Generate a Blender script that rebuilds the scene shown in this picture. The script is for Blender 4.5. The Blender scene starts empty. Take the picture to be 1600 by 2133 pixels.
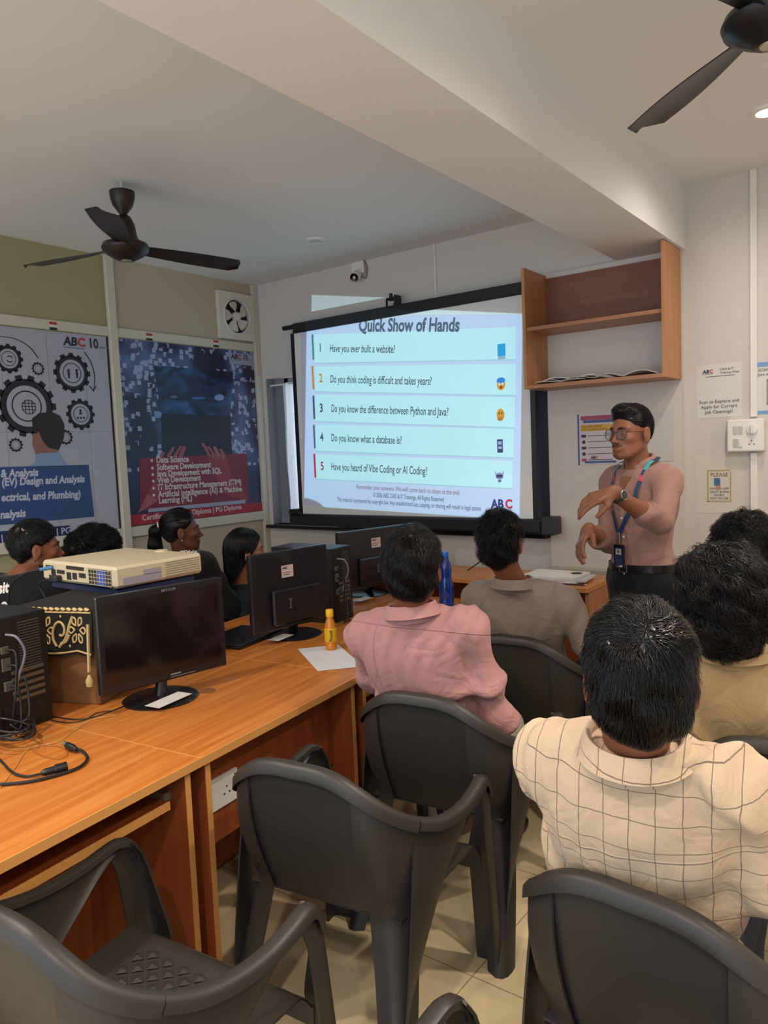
import bpy, math, numpy as np
from mathutils import Vector, Matrix
PI = math.pi
rng = np.random.default_rng(7)
sc = bpy.context.scene
col = sc.collection

# ------------------------------------------------------------ camera
FPX = 1571.2
YAW, PIT, ROL = [math.radians(a) for a in (36.82, -4.68, -2.394)]
CAM = np.array([0, 0, 1.6])
fw = np.array([-math.sin(YAW)*math.cos(PIT), math.cos(YAW)*math.cos(PIT), math.sin(PIT)])
rt = np.cross(fw, [0, 0, 1]); rt /= np.linalg.norm(rt); up = np.cross(rt, fw)
cr, sr = math.cos(ROL), math.sin(ROL)
rt, up = cr*rt+sr*up, -sr*rt+cr*up
cd = bpy.data.cameras.new('camera'); cam = bpy.data.objects.new('camera', cd); col.objects.link(cam)
cd.sensor_fit = 'VERTICAL'; cd.sensor_height = 24; cd.sensor_width = 18
cd.lens = FPX/2133*24; cd.clip_start = .02; cd.clip_end = 60
mw = Matrix.Identity(4)
for i in range(3):
    mw[i][0] = rt[i]; mw[i][1] = up[i]; mw[i][2] = -fw[i]; mw[i][3] = CAM[i]
cam.matrix_world = mw
sc.camera = cam

def P(px, py, x=None, y=None, z=None, d=None):
    """real-world point seen at a photograph position, on a known plane or at a known depth"""
    v = (px-800)/FPX*rt-(py-1066.5)/FPX*up+fw
    if d is not None: return CAM+v*d
    t = (x-CAM[0])/v[0] if x is not None else (y-CAM[1])/v[1] if y is not None else (z-CAM[2])/v[2]
    return CAM+v*t

# ------------------------------------------------------------ world, exposure, lamps
sc.view_settings.view_transform = 'Standard'; sc.view_settings.look = 'None'
sc.view_settings.exposure = 0.42; sc.view_settings.gamma = 1.0; sc.view_settings.use_curve_mapping = False
w = bpy.data.worlds.new('world'); sc.world = w; w.use_nodes = True
w.node_tree.nodes['Background'].inputs[0].default_value = (.76, .88, 1, 1)
w.node_tree.nodes['Background'].inputs[1].default_value = 1.5  # added bluish fill light, entering where the back wall is left out
WARM = (1.0, .87, .745)
LAMPS = [(-.60, 3.49, 6.5), (-.12, 2.0, 24), (.75, 3.3, 11), (.75, 1.4, 14), (-.35, -.5, 22), (.9, -.6, 20),
         (-2.25, .35, 22), (-3.5, .5, 10), (-2.3, -.9, 16)]
LK = 3.7
UNLIT = [(-3.12, 3.59)]
PROJ = (72, (.52, .86, 1.0))     # projector beam strength and colour

# ------------------------------------------------------------ materials
def lin(c):
    if isinstance(c, str): c = [int(c[i:i+2], 16)/255 for i in (0, 2, 4)]
    return [(v/12.92 if v <= .04045 else ((v+.055)/1.055)**2.4) for v in c]
_m = {}
def mat(name, c, rough=.6, metal=0, spec=.5, emit=0, alpha=1, trans=0, bump=0, bscale=200, var=0, vscale=6, coat=0, sheen=0):
    if name in _m: return _m[name]
    m = bpy.data.materials.new(name); m.use_nodes = True; _m[name] = m
    nt = m.node_tree; b = nt.nodes['Principled BSDF']
    L = lin(c)+[1]
    b.inputs['Base Color'].default_value = L
    b.inputs['Roughness'].default_value = rough; b.inputs['Metallic'].default_value = metal
    b.inputs['Specular IOR Level'].default_value = spec
    b.inputs['Alpha'].default_value = alpha; b.inputs['Transmission Weight'].default_value = trans
    b.inputs['Coat Weight'].default_value = coat; b.inputs['Sheen Weight'].default_value = sheen
    if emit:
        b.inputs['Emission Color'].default_value = L; b.inputs['Emission Strength'].default_value = emit
    tc = nt.nodes.new('ShaderNodeTexCoord')
    if var:
        n = nt.nodes.new('ShaderNodeTexNoise'); n.inputs['Scale'].default_value = vscale; n.inputs['Detail'].default_value = 3
        mx = nt.nodes.new('ShaderNodeMix'); mx.data_type = 'RGBA'
        mx.inputs[6].default_value = [v*(1-var) for v in L[:3]]+[1]; mx.inputs[7].default_value = [min(1, v*(1+var)) for v in L[:3]]+[1]
        nt.links.new(tc.outputs['Object'], n.inputs['Vector']); nt.links.new(n.outputs['Fac'], mx.inputs[0]); nt.links.new(mx.outputs[2], b.inputs['Base Color'])
    if bump:
        n = nt.nodes.new('ShaderNodeTexNoise'); n.inputs['Scale'].default_value = bscale; n.inputs['Detail'].default_value = 2
        bp = nt.nodes.new('ShaderNodeBump'); bp.inputs['Strength'].default_value = bump; bp.inputs['Distance'].default_value = .002
        nt.links.new(tc.outputs['Object'], n.inputs['Vector']); nt.links.new(n.outputs['Fac'], bp.inputs['Height']); nt.links.new(bp.outputs['Normal'], b.inputs['Normal'])
    return m
class NG:
    """small helper to write node maths"""
    def __init__(s, m): s.nt = m.node_tree; s.b = s.nt.nodes.get('Principled BSDF')
    def n(s, t, **k):
        x = s.nt.nodes.new('ShaderNode'+t)
        for a, v in k.items(): setattr(x, a, v)
        return x
    def m(s, op, a, b=0., c=0.):
        x = s.n('Math', operation=op)
        for i, v in enumerate((a, b, c)):
            if hasattr(v, 'is_linked'): s.nt.links.new(v, x.inputs[i])
            else: x.inputs[i].default_value = v
        return x.outputs[0]
    def dot(s, v, vec):
        x = s.n('VectorMath', operation='DOT_PRODUCT'); s.nt.links.new(v, x.inputs[0]); x.inputs[1].default_value = vec
        return x.outputs['Value']
    def mix(s, f, a, b):
        x = s.n('Mix', data_type='RGBA')
        for i, v in ((0, f), (6, a), (7, b)):
            if hasattr(v, 'is_linked'): s.nt.links.new(v, x.inputs[i])
            else: x.inputs[i].default_value = v
        return x.outputs[2]
    def link(s, a, b): s.nt.links.new(a, b)
def C4(c): return lin(c)+[1]

def wood(name, c1, c2, ax, rough=.38, sc_=(1.6, 26)):
    """laminate with long grain along direction ax (world)"""
    if name in _m: return _m[name]
    m = mat(name, c1, rough); g = NG(m)
    tc = g.n('TexCoord'); ax = np.array(ax, float); ax /= np.linalg.norm(ax)
    t = np.cross(ax, [0, 0, 1]) if abs(ax[2]) < .9 else np.array([1, 0, 0.])
    b3 = np.cross(ax, t)
    cb = g.n('CombineXYZ'); o = tc.outputs['Object']
    g.link(g.m('MULTIPLY', g.dot(o, ax), sc_[0]), cb.inputs[0]); g.link(g.m('MULTIPLY', g.dot(o, t), sc_[1]), cb.inputs[1]); g.link(g.m('MULTIPLY', g.dot(o, b3), sc_[1]), cb.inputs[2])
    n = g.n('TexNoise'); n.inputs['Scale'].default_value = 1; n.inputs['Detail'].default_value = 5; n.inputs['Distortion'].default_value = .6
    g.link(cb.outputs[0], n.inputs['Vector'])
    f = g.m('MULTIPLY', g.m('SUBTRACT', n.outputs['Fac'], .32), 2.6)
    g.link(g.mix(f, C4(c1), C4(c2)), g.b.inputs['Base Color'])
    return m

# ------------------------------------------------------------ mesh helpers
def tag(o, label=None, cat=None, group=None, kind=None):
    if label: o['label'] = label
    if cat: o['category'] = cat
    if group: o['group'] = group
    if kind: o['kind'] = kind
    return o
def empty(name, loc=(0, 0, 0), rz=0):
    o = bpy.data.objects.new(name, None); col.objects.link(o); o.location = loc; o.rotation_euler = (0, 0, rz); o.empty_display_size = .1
    return o
def thing(name, label, cat, loc=(0, 0, 0), rz=0, group=None): return tag(empty(name, loc, rz), label, cat, group)
def raw_mesh(name, V, Fq, Ft=None, smooth=False):
    me = bpy.data.meshes.new(name)
    V = np.asarray(V, np.float32).reshape(-1, 3)
    fs = [np.asarray(F, np.int32) for F in (Fq, Ft) if F is not None and len(F)]
    nl = sum(F.size for F in fs); nf = sum(len(F) for F in fs)
    me.vertices.add(len(V)); me.vertices.foreach_set('co', V.ravel())
    me.loops.add(nl); me.loops.foreach_set('vertex_index', np.concatenate([F.ravel() for F in fs]) if fs else [])
    me.polygons.add(nf)
    st = []; c = 0
    for F in fs:
        st.append(c+np.arange(len(F))*F.shape[1]); c += F.size
    if fs: me.polygons.foreach_set('loop_start', np.concatenate(st).astype(np.int32))
    me.update(calc_edges=True); me.validate()
    if smooth: me.polygons.foreach_set('use_smooth', np.ones(len(me.polygons), bool))
    return me
def link(name, me, m, parent=None):
    o = bpy.data.objects.new(name, me); col.objects.link(o)
    if m:
        for x in (m if isinstance(m, (list, tuple)) else [m]): me.materials.append(x)
    if parent: o.parent = parent
    return o
def off(root):
    """world offset of a root that carries no rotation"""
    r = np.zeros(3)
    while root is not None: r += np.array(root.location); root = root.parent
    return r

class MB:
    def __init__(s): s.v = []; s.f = []; s.mi = []; s.n = 0
    def add(s, V, F, mi=0):
        s.v += [tuple(map(float, p)) for p in V]; s.f += [tuple(i+s.n for i in f) for f in F]; s.mi += [mi]*len(F); s.n += len(V); return s
    def box(s, a, b, bev=0, fr=None, mi=0):
        """box between corners a and b in frame fr=(origin,u,v,w), chamfered by bev"""
        a = np.minimum(a, b).astype(float); b2 = np.maximum(np.array(a, float), np.array(b, float)); b = b2
        def T(p):
            if fr is None: return p
            o, u, v, w_ = fr; return np.array(o)+np.array(u)*p[0]+np.array(v)*p[1]+np.array(w_)*p[2]
        if bev <= 0:
            V = [(x, y, z) for z in (a[2], b[2]) for y in (a[1], b[1]) for x in (a[0], b[0])]
            F = [(0, 2, 3, 1), (4, 5, 7, 6), (0, 1, 5, 4), (2, 6, 7, 3), (0, 4, 6, 2), (1, 3, 7, 5)]
            return s.add([T(np.array(p)) for p in V], F, mi)
        V = []; idx = {}
        for sx in (0, 1):
            for sy in (0, 1):
                for sz in (0, 1):
                    for k in range(3):
                        p = [(a[0], b[0])[sx], (a[1], b[1])[sy], (a[2], b[2])[sz]]
                        for j, sg in enumerate((sx, sy, sz)):
                            if j != k: p[j] += bev*(1-2*sg)
                        idx[(sx, sy, sz, k)] = len(V); V.append(T(np.array(p)))
        F = []
        for k in range(3):
            o = [j for j in range(3) if j != k]
            for sg in (0, 1):
                q = []
                for s1, s2 in ((0, 0), (1, 0), (1, 1), (0, 1)):
                    c = [0, 0, 0]; c[k] = sg; c[o[0]] = s1; c[o[1]] = s2; q.append(idx[(*c, k)])
                F.append(q if (sg == 1) != (k == 1) else q[::-1])
        for k in range(3):
            o = [j for j in range(3) if j != k]
            for s1 in (0, 1):
                for s2 in (0, 1):
                    c0 = [0, 0, 0]; c1 = [0, 0, 0]; c0[o[0]] = c1[o[0]] = s1; c0[o[1]] = c1[o[1]] = s2; c0[k] = 0; c1[k] = 1
                    q = [idx[(*c0, o[0])], idx[(*c1, o[0])], idx[(*c1, o[1])], idx[(*c0, o[1])]]
                    F.append(q)
        for sx in (0, 1):
            for sy in (0, 1):
                for sz in (0, 1): F.append([idx[(sx, sy, sz, k)] for k in range(3)])
        return s.add(V, F, mi)
    def tube(s, pts, r, n=8, mi=0, caps=True):
        pts = np.array(pts, float); m = len(pts); r = np.broadcast_to(r, (m,))
        tn = np.gradient(pts, axis=0); tn /= np.linalg.norm(tn, axis=1)[:, None]+1e-12
        ref = np.array([0, 0, 1.]) if abs(tn[0][2]) < .9 else np.array([1., 0, 0])
        V = []; nr = np.cross(tn[0], ref)
        for i in range(m):
            nr = nr-tn[i]*np.dot(nr, tn[i]); nr /= np.linalg.norm(nr)+1e-12; bn = np.cross(tn[i], nr)
            for k in range(n):
                a = 2*PI*k/n; V.append(pts[i]+r[i]*(math.cos(a)*nr+math.sin(a)*bn))
        F = [(i*n+k, i*n+(k+1) % n, (i+1)*n+(k+1) % n, (i+1)*n+k) for i in range(m-1) for k in range(n)]
        if caps: F += [tuple(range(n))[::-1], tuple(range((m-1)*n, m*n))]
        return s.add(V, F, mi)
    def lathe(s, prof, c=(0, 0, 0), n=32, axis=(0, 0, 1), mi=0, sx=1):
        ax = np.array(axis, float); ax /= np.linalg.norm(ax)
        u = np.cross(ax, [0, 1, 0]) if abs(ax[1]) < .9 else np.array([1., 0, 0]); u /= np.linalg.norm(u); v = np.cross(ax, u)
        V = [np.array(c)+ax*z+r*(math.cos(2*PI*k/n)*u*sx+math.sin(2*PI*k/n)*v) for r, z in prof for k in range(n)]
        m = len(prof)
        F = [(i*n+k, i*n+(k+1) % n, (i+1)*n+(k+1) % n, (i+1)*n+k) for i in range(m-1) for k in range(n)]
        F += [tuple(range(n))[::-1], tuple(range((m-1)*n, m*n))]
        return s.add(V, F, mi)
    def loft(s, rows, mi=0, thick=0, nrm=None):
        """surface through rows of points; thick>0 gives a solid sheet offset against the surface normal"""
        A = np.array(rows, float); m, n = A.shape[:2]
        du = np.gradient(A, axis=0); dv = np.gradient(A, axis=1); N = np.cross(du, dv); N /= np.linalg.norm(N, axis=2)[..., None]+1e-12
        V = A.reshape(-1, 3); F = [(i*n+j, (i+1)*n+j, (i+1)*n+j+1, i*n+j+1) for i in range(m-1) for j in range(n-1)]
        if thick:
            B = (A-N*thick).reshape(-1, 3); V = np.vstack([V, B]); q = m*n
            F += [tuple(q+i for i in f[::-1]) for f in F]
            ed = [(i*n, (i+1)*n) for i in range(m-1)]+[((m-1)*n+j, (m-1)*n+j+1) for j in range(n-1)]+[((i+1)*n+n-1, i*n+n-1) for i in range(m-1)]+[(j+1, j) for j in range(n-1)]
            F += [(a, b, b+q, a+q)[::-1] for a, b in ed]
        return s.add(V, F, mi)
    def prism(s, pts, o, u, v, w_, t, mi=0):
        """polygon pts (2D) in plane (o,u,v) extruded by t along w_"""
        o, u, v, w_ = map(lambda q: np.array(q, float), (o, u, v, w_)); n = len(pts)
        V = [o+u*a+v*b for a, b in pts]+[o+u*a+v*b+w_*t for a, b in pts]
        F = [tuple(range(n))[::-1], tuple(range(n, 2*n))]+[(i, (i+1) % n, n+(i+1) % n, n+i) for i in range(n)]
        return s.add(V, F, mi)
    def build(s, name, m, parent=None, smooth=False, angle=None, fix=True):
        me = bpy.data.meshes.new(name); V = np.array(s.v)
        if parent is not None and fix: V = V-off(parent)
        me.from_pydata([tuple(p) for p in V], [], s.f)
        if len(set(s.mi)) > 1: me.polygons.foreach_set('material_index', s.mi)
        if smooth: me.polygons.foreach_set('use_smooth', np.ones(len(me.polygons), bool))
        o = link(name, me, m, parent)
        if smooth: me.set_sharp_from_angle(angle=math.radians(angle or 40))
        me.update()
        return o
def boxo(name, a, b, m, parent=None, bev=0, fr=None): return MB().box(a, b, bev, fr).build(name, m, parent)
def spline(pts, n):
    """Catmull-Rom through points"""
    p = np.array(pts, float); q = np.vstack([2*p[0]-p[1], p, 2*p[-1]-p[-2]]); out = []
    t = np.linspace(0, len(p)-1, n)
    for x in t:
        i = min(int(x), len(p)-2); f = x-i; a, b, c, d = q[i:i+4]
        out.append(.5*((2*b)+(-a+c)*f+(2*a-5*b+4*c-d)*f*f+(-a+3*b-3*c+d)*f**3))
    return np.array(out)

class Art:
    """flat printed matter on a sheet: o = lower-left corner, u right, v up, w out of the sheet"""
    def __init__(s, o, u, v, w_, parent): s.o, s.u, s.v, s.w = [np.array(q, float) for q in (o, u, v, w_)]; s.p = parent
    def O(s, l): return s.o+s.w*(.0006*l)
    def poly(s, pts, m, l=1, name='print'): return MB().prism(pts, s.O(l), s.u, s.v, s.w, .0003).build(name, m, s.p)
    def rect(s, x0, y0, x1, y1, m, l=1, name='print'): return s.poly([(x0, y0), (x1, y0), (x1, y1), (x0, y1)], m, l, name)
    def polys(s, L, m, l=1, name='print'):
        b = MB()
        for pts in L: b.prism(pts, s.O(l), s.u, s.v, s.w, .0003)
        return b.build(name, m, s.p)
    def text(s, t, x, y, size, m, l=2, name='lettering', sx=1., bold=0, align='LEFT', shear=0, rot=0, parent=None):
        c = bpy.data.curves.new(name, 'FONT'); c.body = t; c.size = size; c.align_x = align; c.offset = bold; c.shear = shear; c.resolution_u = 3; c.space_line = 1.1
        o = bpy.data.objects.new(name, c); col.objects.link(o)
        dg = bpy.context.evaluated_depsgraph_get(); me = bpy.data.meshes.new_from_object(o.evaluated_get(dg)); bpy.data.objects.remove(o)
        V = np.array([v.co[:] for v in me.vertices]).reshape(-1, 3)
        me.name = name
        if len(V):
            X = V[:, 0]*sx; Y = V[:, 1]; ca, sa = math.cos(rot), math.sin(rot); X, Y = X*ca-Y*sa, X*sa+Y*ca
            par = parent or s.p
            W = s.O(l)+s.u*(x+X)[:, None]+s.v*(y+Y)[:, None]-(off(par) if par else 0)
            me.vertices.foreach_set('co', W.astype(np.float32).ravel())
        me.materials.clear()
        return link(name, me, m, parent or s.p)
def disk(cx, cy, r, n=32): return [(cx+r*math.cos(2*PI*k/n), cy+r*math.sin(2*PI*k/n)) for k in range(n)]
def ringquads(cx, cy, r0, r1, n=36, a0=0, a1=2*PI):
    L = []
    for k in range(n):
        a, b = a0+(a1-a0)*k/n, a0+(a1-a0)*(k+1)/n
        L.append([(cx+r0*math.cos(a), cy+r0*math.sin(a)), (cx+r1*math.cos(a), cy+r1*math.sin(a)), (cx+r1*math.cos(b), cy+r1*math.sin(b)), (cx+r0*math.cos(b), cy+r0*math.sin(b))])
    return L
def gear(cx, cy, r, n=12):
    """annulus with trapezoid teeth"""
    L = ringquads(cx, cy, r*.66, r*.87, 48)
    for k in range(n):
        a = 2*PI*k/n; w0, w1 = .36*2*PI/n*.9, .26*2*PI/n*.9
        L.append([(cx+q*r*math.cos(a+d), cy+q*r*math.sin(a+d)) for q, d in ((.84, -w0), (1, -w1), (1, w1), (.84, w0))])
    return L+ringquads(cx, cy, r*.46, r*.50, 36)

# ------------------------------------------------------------ setting
YF, XL, ZC = 4.2, -4.3, 2.9
M_ceil = mat('painted_ceiling', 'e0e1e2', .85, var=.03, vscale=1.2)
M_wallF = mat('painted_wall_front', 'cfc8c1', .8, var=.03, vscale=1.5)
M_wallL = mat('painted_board_beige', 'b9ad97', .75, var=.03, vscale=1.5)
M_wallO = mat('painted_board_olive', 'a39a76', .75, var=.03, vscale=1.5)
M_alu = mat('cream_aluminium', 'c9c4b4', .45, spec=.4)
M_white = mat('white_plastic', 'e4e0d8', .35)
M_dark = mat('near_black_plastic', '17171a', .38)
M_blk = mat('black_matte', '101012', .6)
# tiles
M_tile = mat('floor_tiles', 'd8c49c', .22); g = NG(M_tile); tc = g.n('TexCoord'); sp = g.n('SeparateXYZ'); g.link(tc.outputs['Object'], sp.inputs[0])
def edge(v, o):
    f = g.m('FRACT', g.m('DIVIDE', g.m('ADD', v, o), .6)); return g.m('ABSOLUTE', g.m('SUBTRACT', f, .5))
eg = g.m('GREATER_THAN', g.m('MAXIMUM', edge(sp.outputs[0], 1.13+6), edge(sp.outputs[1], -1.858+6)), .4965)
nz = g.n('TexNoise'); nz.inputs['Scale'].default_value = 3; nz.inputs['Detail'].default_value = 6; g.link(tc.outputs['Object'], nz.inputs['Vector'])
g.link(g.mix(eg, g.mix(nz.outputs['Fac'], C4('cdb78c'), C4('dccaa6')), C4('9a8660')), g.b.inputs['Base Color'])

def struct(name, mb, m, **k): return tag(mb.build(name, m, **k), kind='structure')
XR, YB = 2.3, -1.9
struct('floor', MB().box((XL-.1, YB-.1, -.1), (XR+.1, YF+.3, 0)), M_tile)
struct('ceiling', MB().box((XL-.1, YB-.1, ZC), (XR+.1, YF+.3, ZC+.1)), M_ceil)
struct('wall_right', MB().box((XR, YB-.1, 0), (XR+.1, YF+.3, ZC)), M_wallF)
# front wall with window opening, and the pilaster strip that carries the wall shelf
WX0, WX1, WZ0, WZ1 = -4.23, -1.90, 1.06, 2.185
fwb = MB().box((XL-.1, YF, 0), (WX0, YF+.2, ZC)).box((WX1, YF, 0), (XR+.1, YF+.2, ZC)).box((WX0, YF, 0), (WX1, YF+.2, WZ0)).box((WX0, YF, WZ1), (WX1, YF+.2, ZC)).box((WX0, YF+.10, WZ0), (-4.125, YF+.2, WZ1))
struct('wall_front', fwb, M_wallF)
struct('trim_1', MB().box((-1.885, YF-.035, .0), (-1.125, YF, 2.575)), M_wallF)            # pilaster
struct('trim_2', MB().box((-1.46, YB, 2.575), (-1.11, YF, ZC)), M_ceil)                     # ceiling beam
struct('baseboard_front', MB().box((-1.1, YF-.014, 0), (XR, YF, .10)), mat('skirting', 'b9ab92', .5))
# left partition: boards and aluminium sections
lw = MB().box((XL-.1, YB-.1, 0), (XL, 2.9, ZC), mi=1).box((XL-.1, 2.9, 0), (XL, YF, ZC), mi=0)
struct('wall_left', lw, [M_wallL, M_wallO])
t = MB()
for z0, z1 in ((2.395, 2.455), (1.10, 1.165), (.02, .09)): t.box((XL, YB, z0), (XL+.022, YF-.05, z1), .004)
for y0 in (2.885, 1.60, .3): t.box((XL, y0, .02), (XL+.03, y0+.06, ZC), .004)
t.box((XL, YF-.055, .02), (XL+.03, YF, ZC), .004)
t.box((XL+.03, 2.889, 2.44), (XL+.034, 2.939, 2.47)).box((XL+.03, 2.905, 2.66), (XL+.032, 2.925, 2.68))
struct('trim_3', t, M_alu)
# window recess
wb = MB().box((-3.68, YF+.12, WZ0), (WX1, YF+.14, WZ1))
win = tag(wb.build('window_1', mat('frosted_pane', '6f7680', .3)), kind='structure')
boxo('window_reveal', (WX0, YF+.092, WZ0), (-4.12, YF+.0995, WZ1), mat('reveal_grey', '7d8086', .7), win)
boxo('window_reveal', (WX0, YF+.001, WZ0), (WX0+.004, YF+.092, WZ1), mat('reveal_grey', '7d8086', .7), win)
fr = MB()
for x in (-4.125, (WX0+WX1)/2-.02, WX1-.04): fr.box((x, YF+.09, WZ0), (x+.04, YF+.12, WZ1))
for z in (WZ0, WZ1-.04): fr.box((WX0, YF+.09, z), (WX1, YF+.12, z+.04))
fr.build('window_frame', mat('window_grey', '8c8f94', .5), win)
MB().box((WX0-.02, YF-.07, WZ0-.025), (WX1+.0, YF+.09, WZ0), .004).build('window_sill', mat('black_granite', '15161a', .18), win)
rod = thing('curtain_rod', 'thin curtain rod across the window recess behind the projection screen', 'curtain rod')
MB().tube([(WX0, YF+.045, WZ1-.05), (WX1, YF+.045, WZ1-.05)], .008, 8).build('rod', M_white, rod)
# curtain: pleated cloth hanging beside the screen
rows = []
xs = np.linspace(-4.10, -3.70, 60)
for z in np.linspace(WZ1-.04, WZ0+.01, 14):
    k = (WZ1-z)/1.1
    rows.append([(x+.012*math.sin(9*z+x*7)*k, YF+.045+.022*math.sin((x+4.10)*2*PI/.075+1.3*k)+.01*k*math.sin(x*31), z) for x in xs])
M_cur = mat('white_curtain', 'e9e9ee', .8); gc = NG(M_cur); tr = gc.n('BsdfTranslucent'); tr.inputs[0].default_value = (.97, .98, 1, 1); mxs = gc.n('MixShader'); mxs.inputs[0].default_value = .75
gc.link(gc.b.outputs[0], mxs.inputs[1]); gc.link(tr.outputs[0], mxs.inputs[2]); gc.link(mxs.outputs[0], M_cur.node_tree.nodes['Material Output'].inputs[0])
cu = MB().loft(rows, thick=.002).build('curtain', M_cur, None, smooth=True, angle=80)
tag(cu, 'white pleated curtain hanging in the window at the left edge of the projection screen', 'curtain')
# a strip of daylight reaches the curtain through the gap in the window
# conduit on the right wall
cdm = MB().box((-.800, YF-.018, 1.69), (-.768, YF, ZC), .003)
tag(cdm.build('cable_conduit', M_white), 'white plastic cable conduit running from the ceiling down to the switchboard', 'conduit', 'white cable conduits beside the switchboard')
cdm = MB().box((-.800, YF-.018, .1), (-.768, YF, 1.51), .003)
tag(cdm.build('cable_conduit', M_white), 'white plastic cable conduit running down below the switchboard', 'conduit', 'white cable conduits beside the switchboard')
tag(MB().box((-2.655, YF-.012, 2.53), (-2.643, YF, ZC), .002).build('cable_conduit', M_white), 'thin grey white vertical conduit above the projection screen', 'conduit')

# lamps
M_lampglow = mat('lamp_diffuser_lit', 'fff0da', emit=9)
def downlight(x, y, pw, lit=True, label=''):
    t = thing('ceiling_light', label, 'light', (x, y, ZC), 0, 'round recessed downlights')
    MB().lathe([(.045, -.001), (.045, -.012), (.062, -.010), (.066, 0), (.066, .0)], (x, y, ZC), 28).build('light_rim', M_white, t, True)
    MB().lathe([(.001, -.006), (.044, -.006), (.044, -.001)], (x, y, ZC), 28).build('diffuser', M_lampglow if lit else mat('lamp_diffuser_off', 'bfc4c6', .4), t)
    if lit:
        l = bpy.data.lights.new('downlight', 'SPOT'); l.energy = pw*LK; l.color = WARM; l.spot_size = math.radians(165); l.spot_blend = 1; l.shadow_soft_size = .045
        o = bpy.data.objects.new('downlight_lamp', l); col.objects.link(o); o.parent = t; o.location = (0, 0, -.03)
for i, (x, y, pw) in enumerate(LAMPS):
    downlight(x, y, pw, True, ['lit round downlight in the ceiling beside the right-hand fan, above the speaker side'][0] if i == 0 else 'lit round downlight in the ceiling over the seats, out of the picture')
for x, y in UNLIT: downlight(x, y, 0, False, 'unlit round downlight in the left ceiling near the security camera')
# ------------------------------------------------------------ projection screen
M_case = mat('screen_case', '15171d', .4)
YS = YF-.12
psn = thing('projection_screen', 'tripod projection screen with a black case showing the projected slide Quick Show of Hands', 'projection screen', (-2.9, YS, 0))
tl, tr_, bl_ = P(616, 687, y=YS), P(1096, 627, y=YS), P(620, 1064, y=YS)
SX0, SX1 = -3.80, -1.955
zt = lambda x: 2.475+0*(x)             # top of the sheet
MB().box((SX0, YS, 1.16), (SX1, YS+.002, 2.47)).build('screen_sheet', mat('screen_fabric', 'e6e6e4', .75), psn)
MB().box((SX0-.035, YS-.001, 1.16), (SX0, YS+.003, 2.47)).build('screen_border', M_case, psn)
MB().box((SX1, YS-.001, 1.16), (SX1+.03, YS+.003, 2.47)).build('screen_border', M_case, psn)
b = MB().box((-3.80, YS-.02, 2.465), (-1.93, YS+.02, 2.535), .006); b.tube([(-3.90, YS, 2.515), (-3.79, YS, 2.515)], .017, 10)
b.build('top_bar', M_case, psn)
b = MB().box((-3.90, YS-.05, 1.075), (-1.885, YS+.05, 1.16), .012)
b.prism([(-3.90, 1.16), (-3.80, 1.16), (-3.82, 1.195), (-3.885, 1.195)], (0, YS-.05, 0), (1, 0, 0), (0, 0, 1), (0, 1, 0), .1)
b.build('screen_housing', M_case, psn)
b = MB().box((-1.885, YS-.055, 1.07), (-1.80, YS+.055, 1.175), .008); b.build('end_cap', mat('end_cap_dark', '24262c', .5), psn)
MB().tube([(-2.92, YS+.04, .3), (-2.92, YS+.04, 2.56)], .014, 10).build('pole', M_case, psn)
b = MB().box((-2.96, YS-.012, 2.575), (-2.88, YS+.045, 2.590), .003).box((-2.96, YS-.012, 2.535), (-2.952, YS+.0, 2.58)).box((-2.89, YS-.02, 2.53), (-2.872, YS+.045, 2.60), .003).tube([(-2.925, YS, 2.59), (-2.925, YS, 2.615)], .012)
b.build('hook', M_case, psn)
for a in (0, 2.09, 4.19):
    bx, by = -2.92+.34*math.cos(a+1.57), YS+.02
    MB().tube([(-2.92, YS+.04, .62), (bx, by, .012)], .010, 8).build('leg', M_case, psn)
# slide contents: flat matter on the sheet, lit by the projector beam
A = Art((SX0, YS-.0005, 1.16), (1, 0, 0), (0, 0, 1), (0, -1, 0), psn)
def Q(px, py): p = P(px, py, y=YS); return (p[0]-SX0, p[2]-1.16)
S_txt = mat('slide_dark_text', '4a5560', .8); S_title = mat('slide_title', '5c6878', .8)
S_card = mat('slide_card', 'd2f2f4', .8); S_line = mat('slide_line', 'b4d4de', .8)
A.poly([Q(627, 690), Q(860, 657), Q(1090, 655), Q(1083, 1083), Q(633, 1052)], mat('slide_light_tint', 'd3d9f2', .8), .5, 'slide_light_tint')  # bluish tint of the projected light, painted onto the sheet
cards = [((655, 697), (1075, 681), (1075, 748), (655, 756)), ((657, 763), (1075, 758), (1075, 823), (657, 815)), ((657, 822), (1073, 828), (1073, 890), (657, 877)), ((658, 884), (1070, 894), (1070, 953), (658, 939)), ((659, 946), (1068, 960), (1068, 1017), (659, 997))]
barc = ['2f8f80', 'e08a1c', '3c5068', '4f6a80', 'd02038']
numc = ['2f8f80', 'd8961c', '33404f', '4f6a80', 'c81c30']
qs = ['Have you ever built a website?', 'Do you think coding is difficult and takes years?', 'Do you know the difference between Python and Java?', 'Do you know what a database is?', 'Have you heard of Vibe Coding or AI Coding?']
tx = [((687, 733), (822, 735)), ((688, 797), (898, 802)), ((690, 858), (933, 866)), ((690, 919), (836, 925)), ((690, 979), (889, 989))]
bars = [(651, 697, 650, 750), (651, 762, 651, 811), (653, 824, 654, 873), (654, 885, 655, 934), (655, 945, 656, 995)]
nums = [(668, 733), (669, 796), (670, 858), (671, 919), (672, 979)]
def textw(a, s, n): return None
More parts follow.
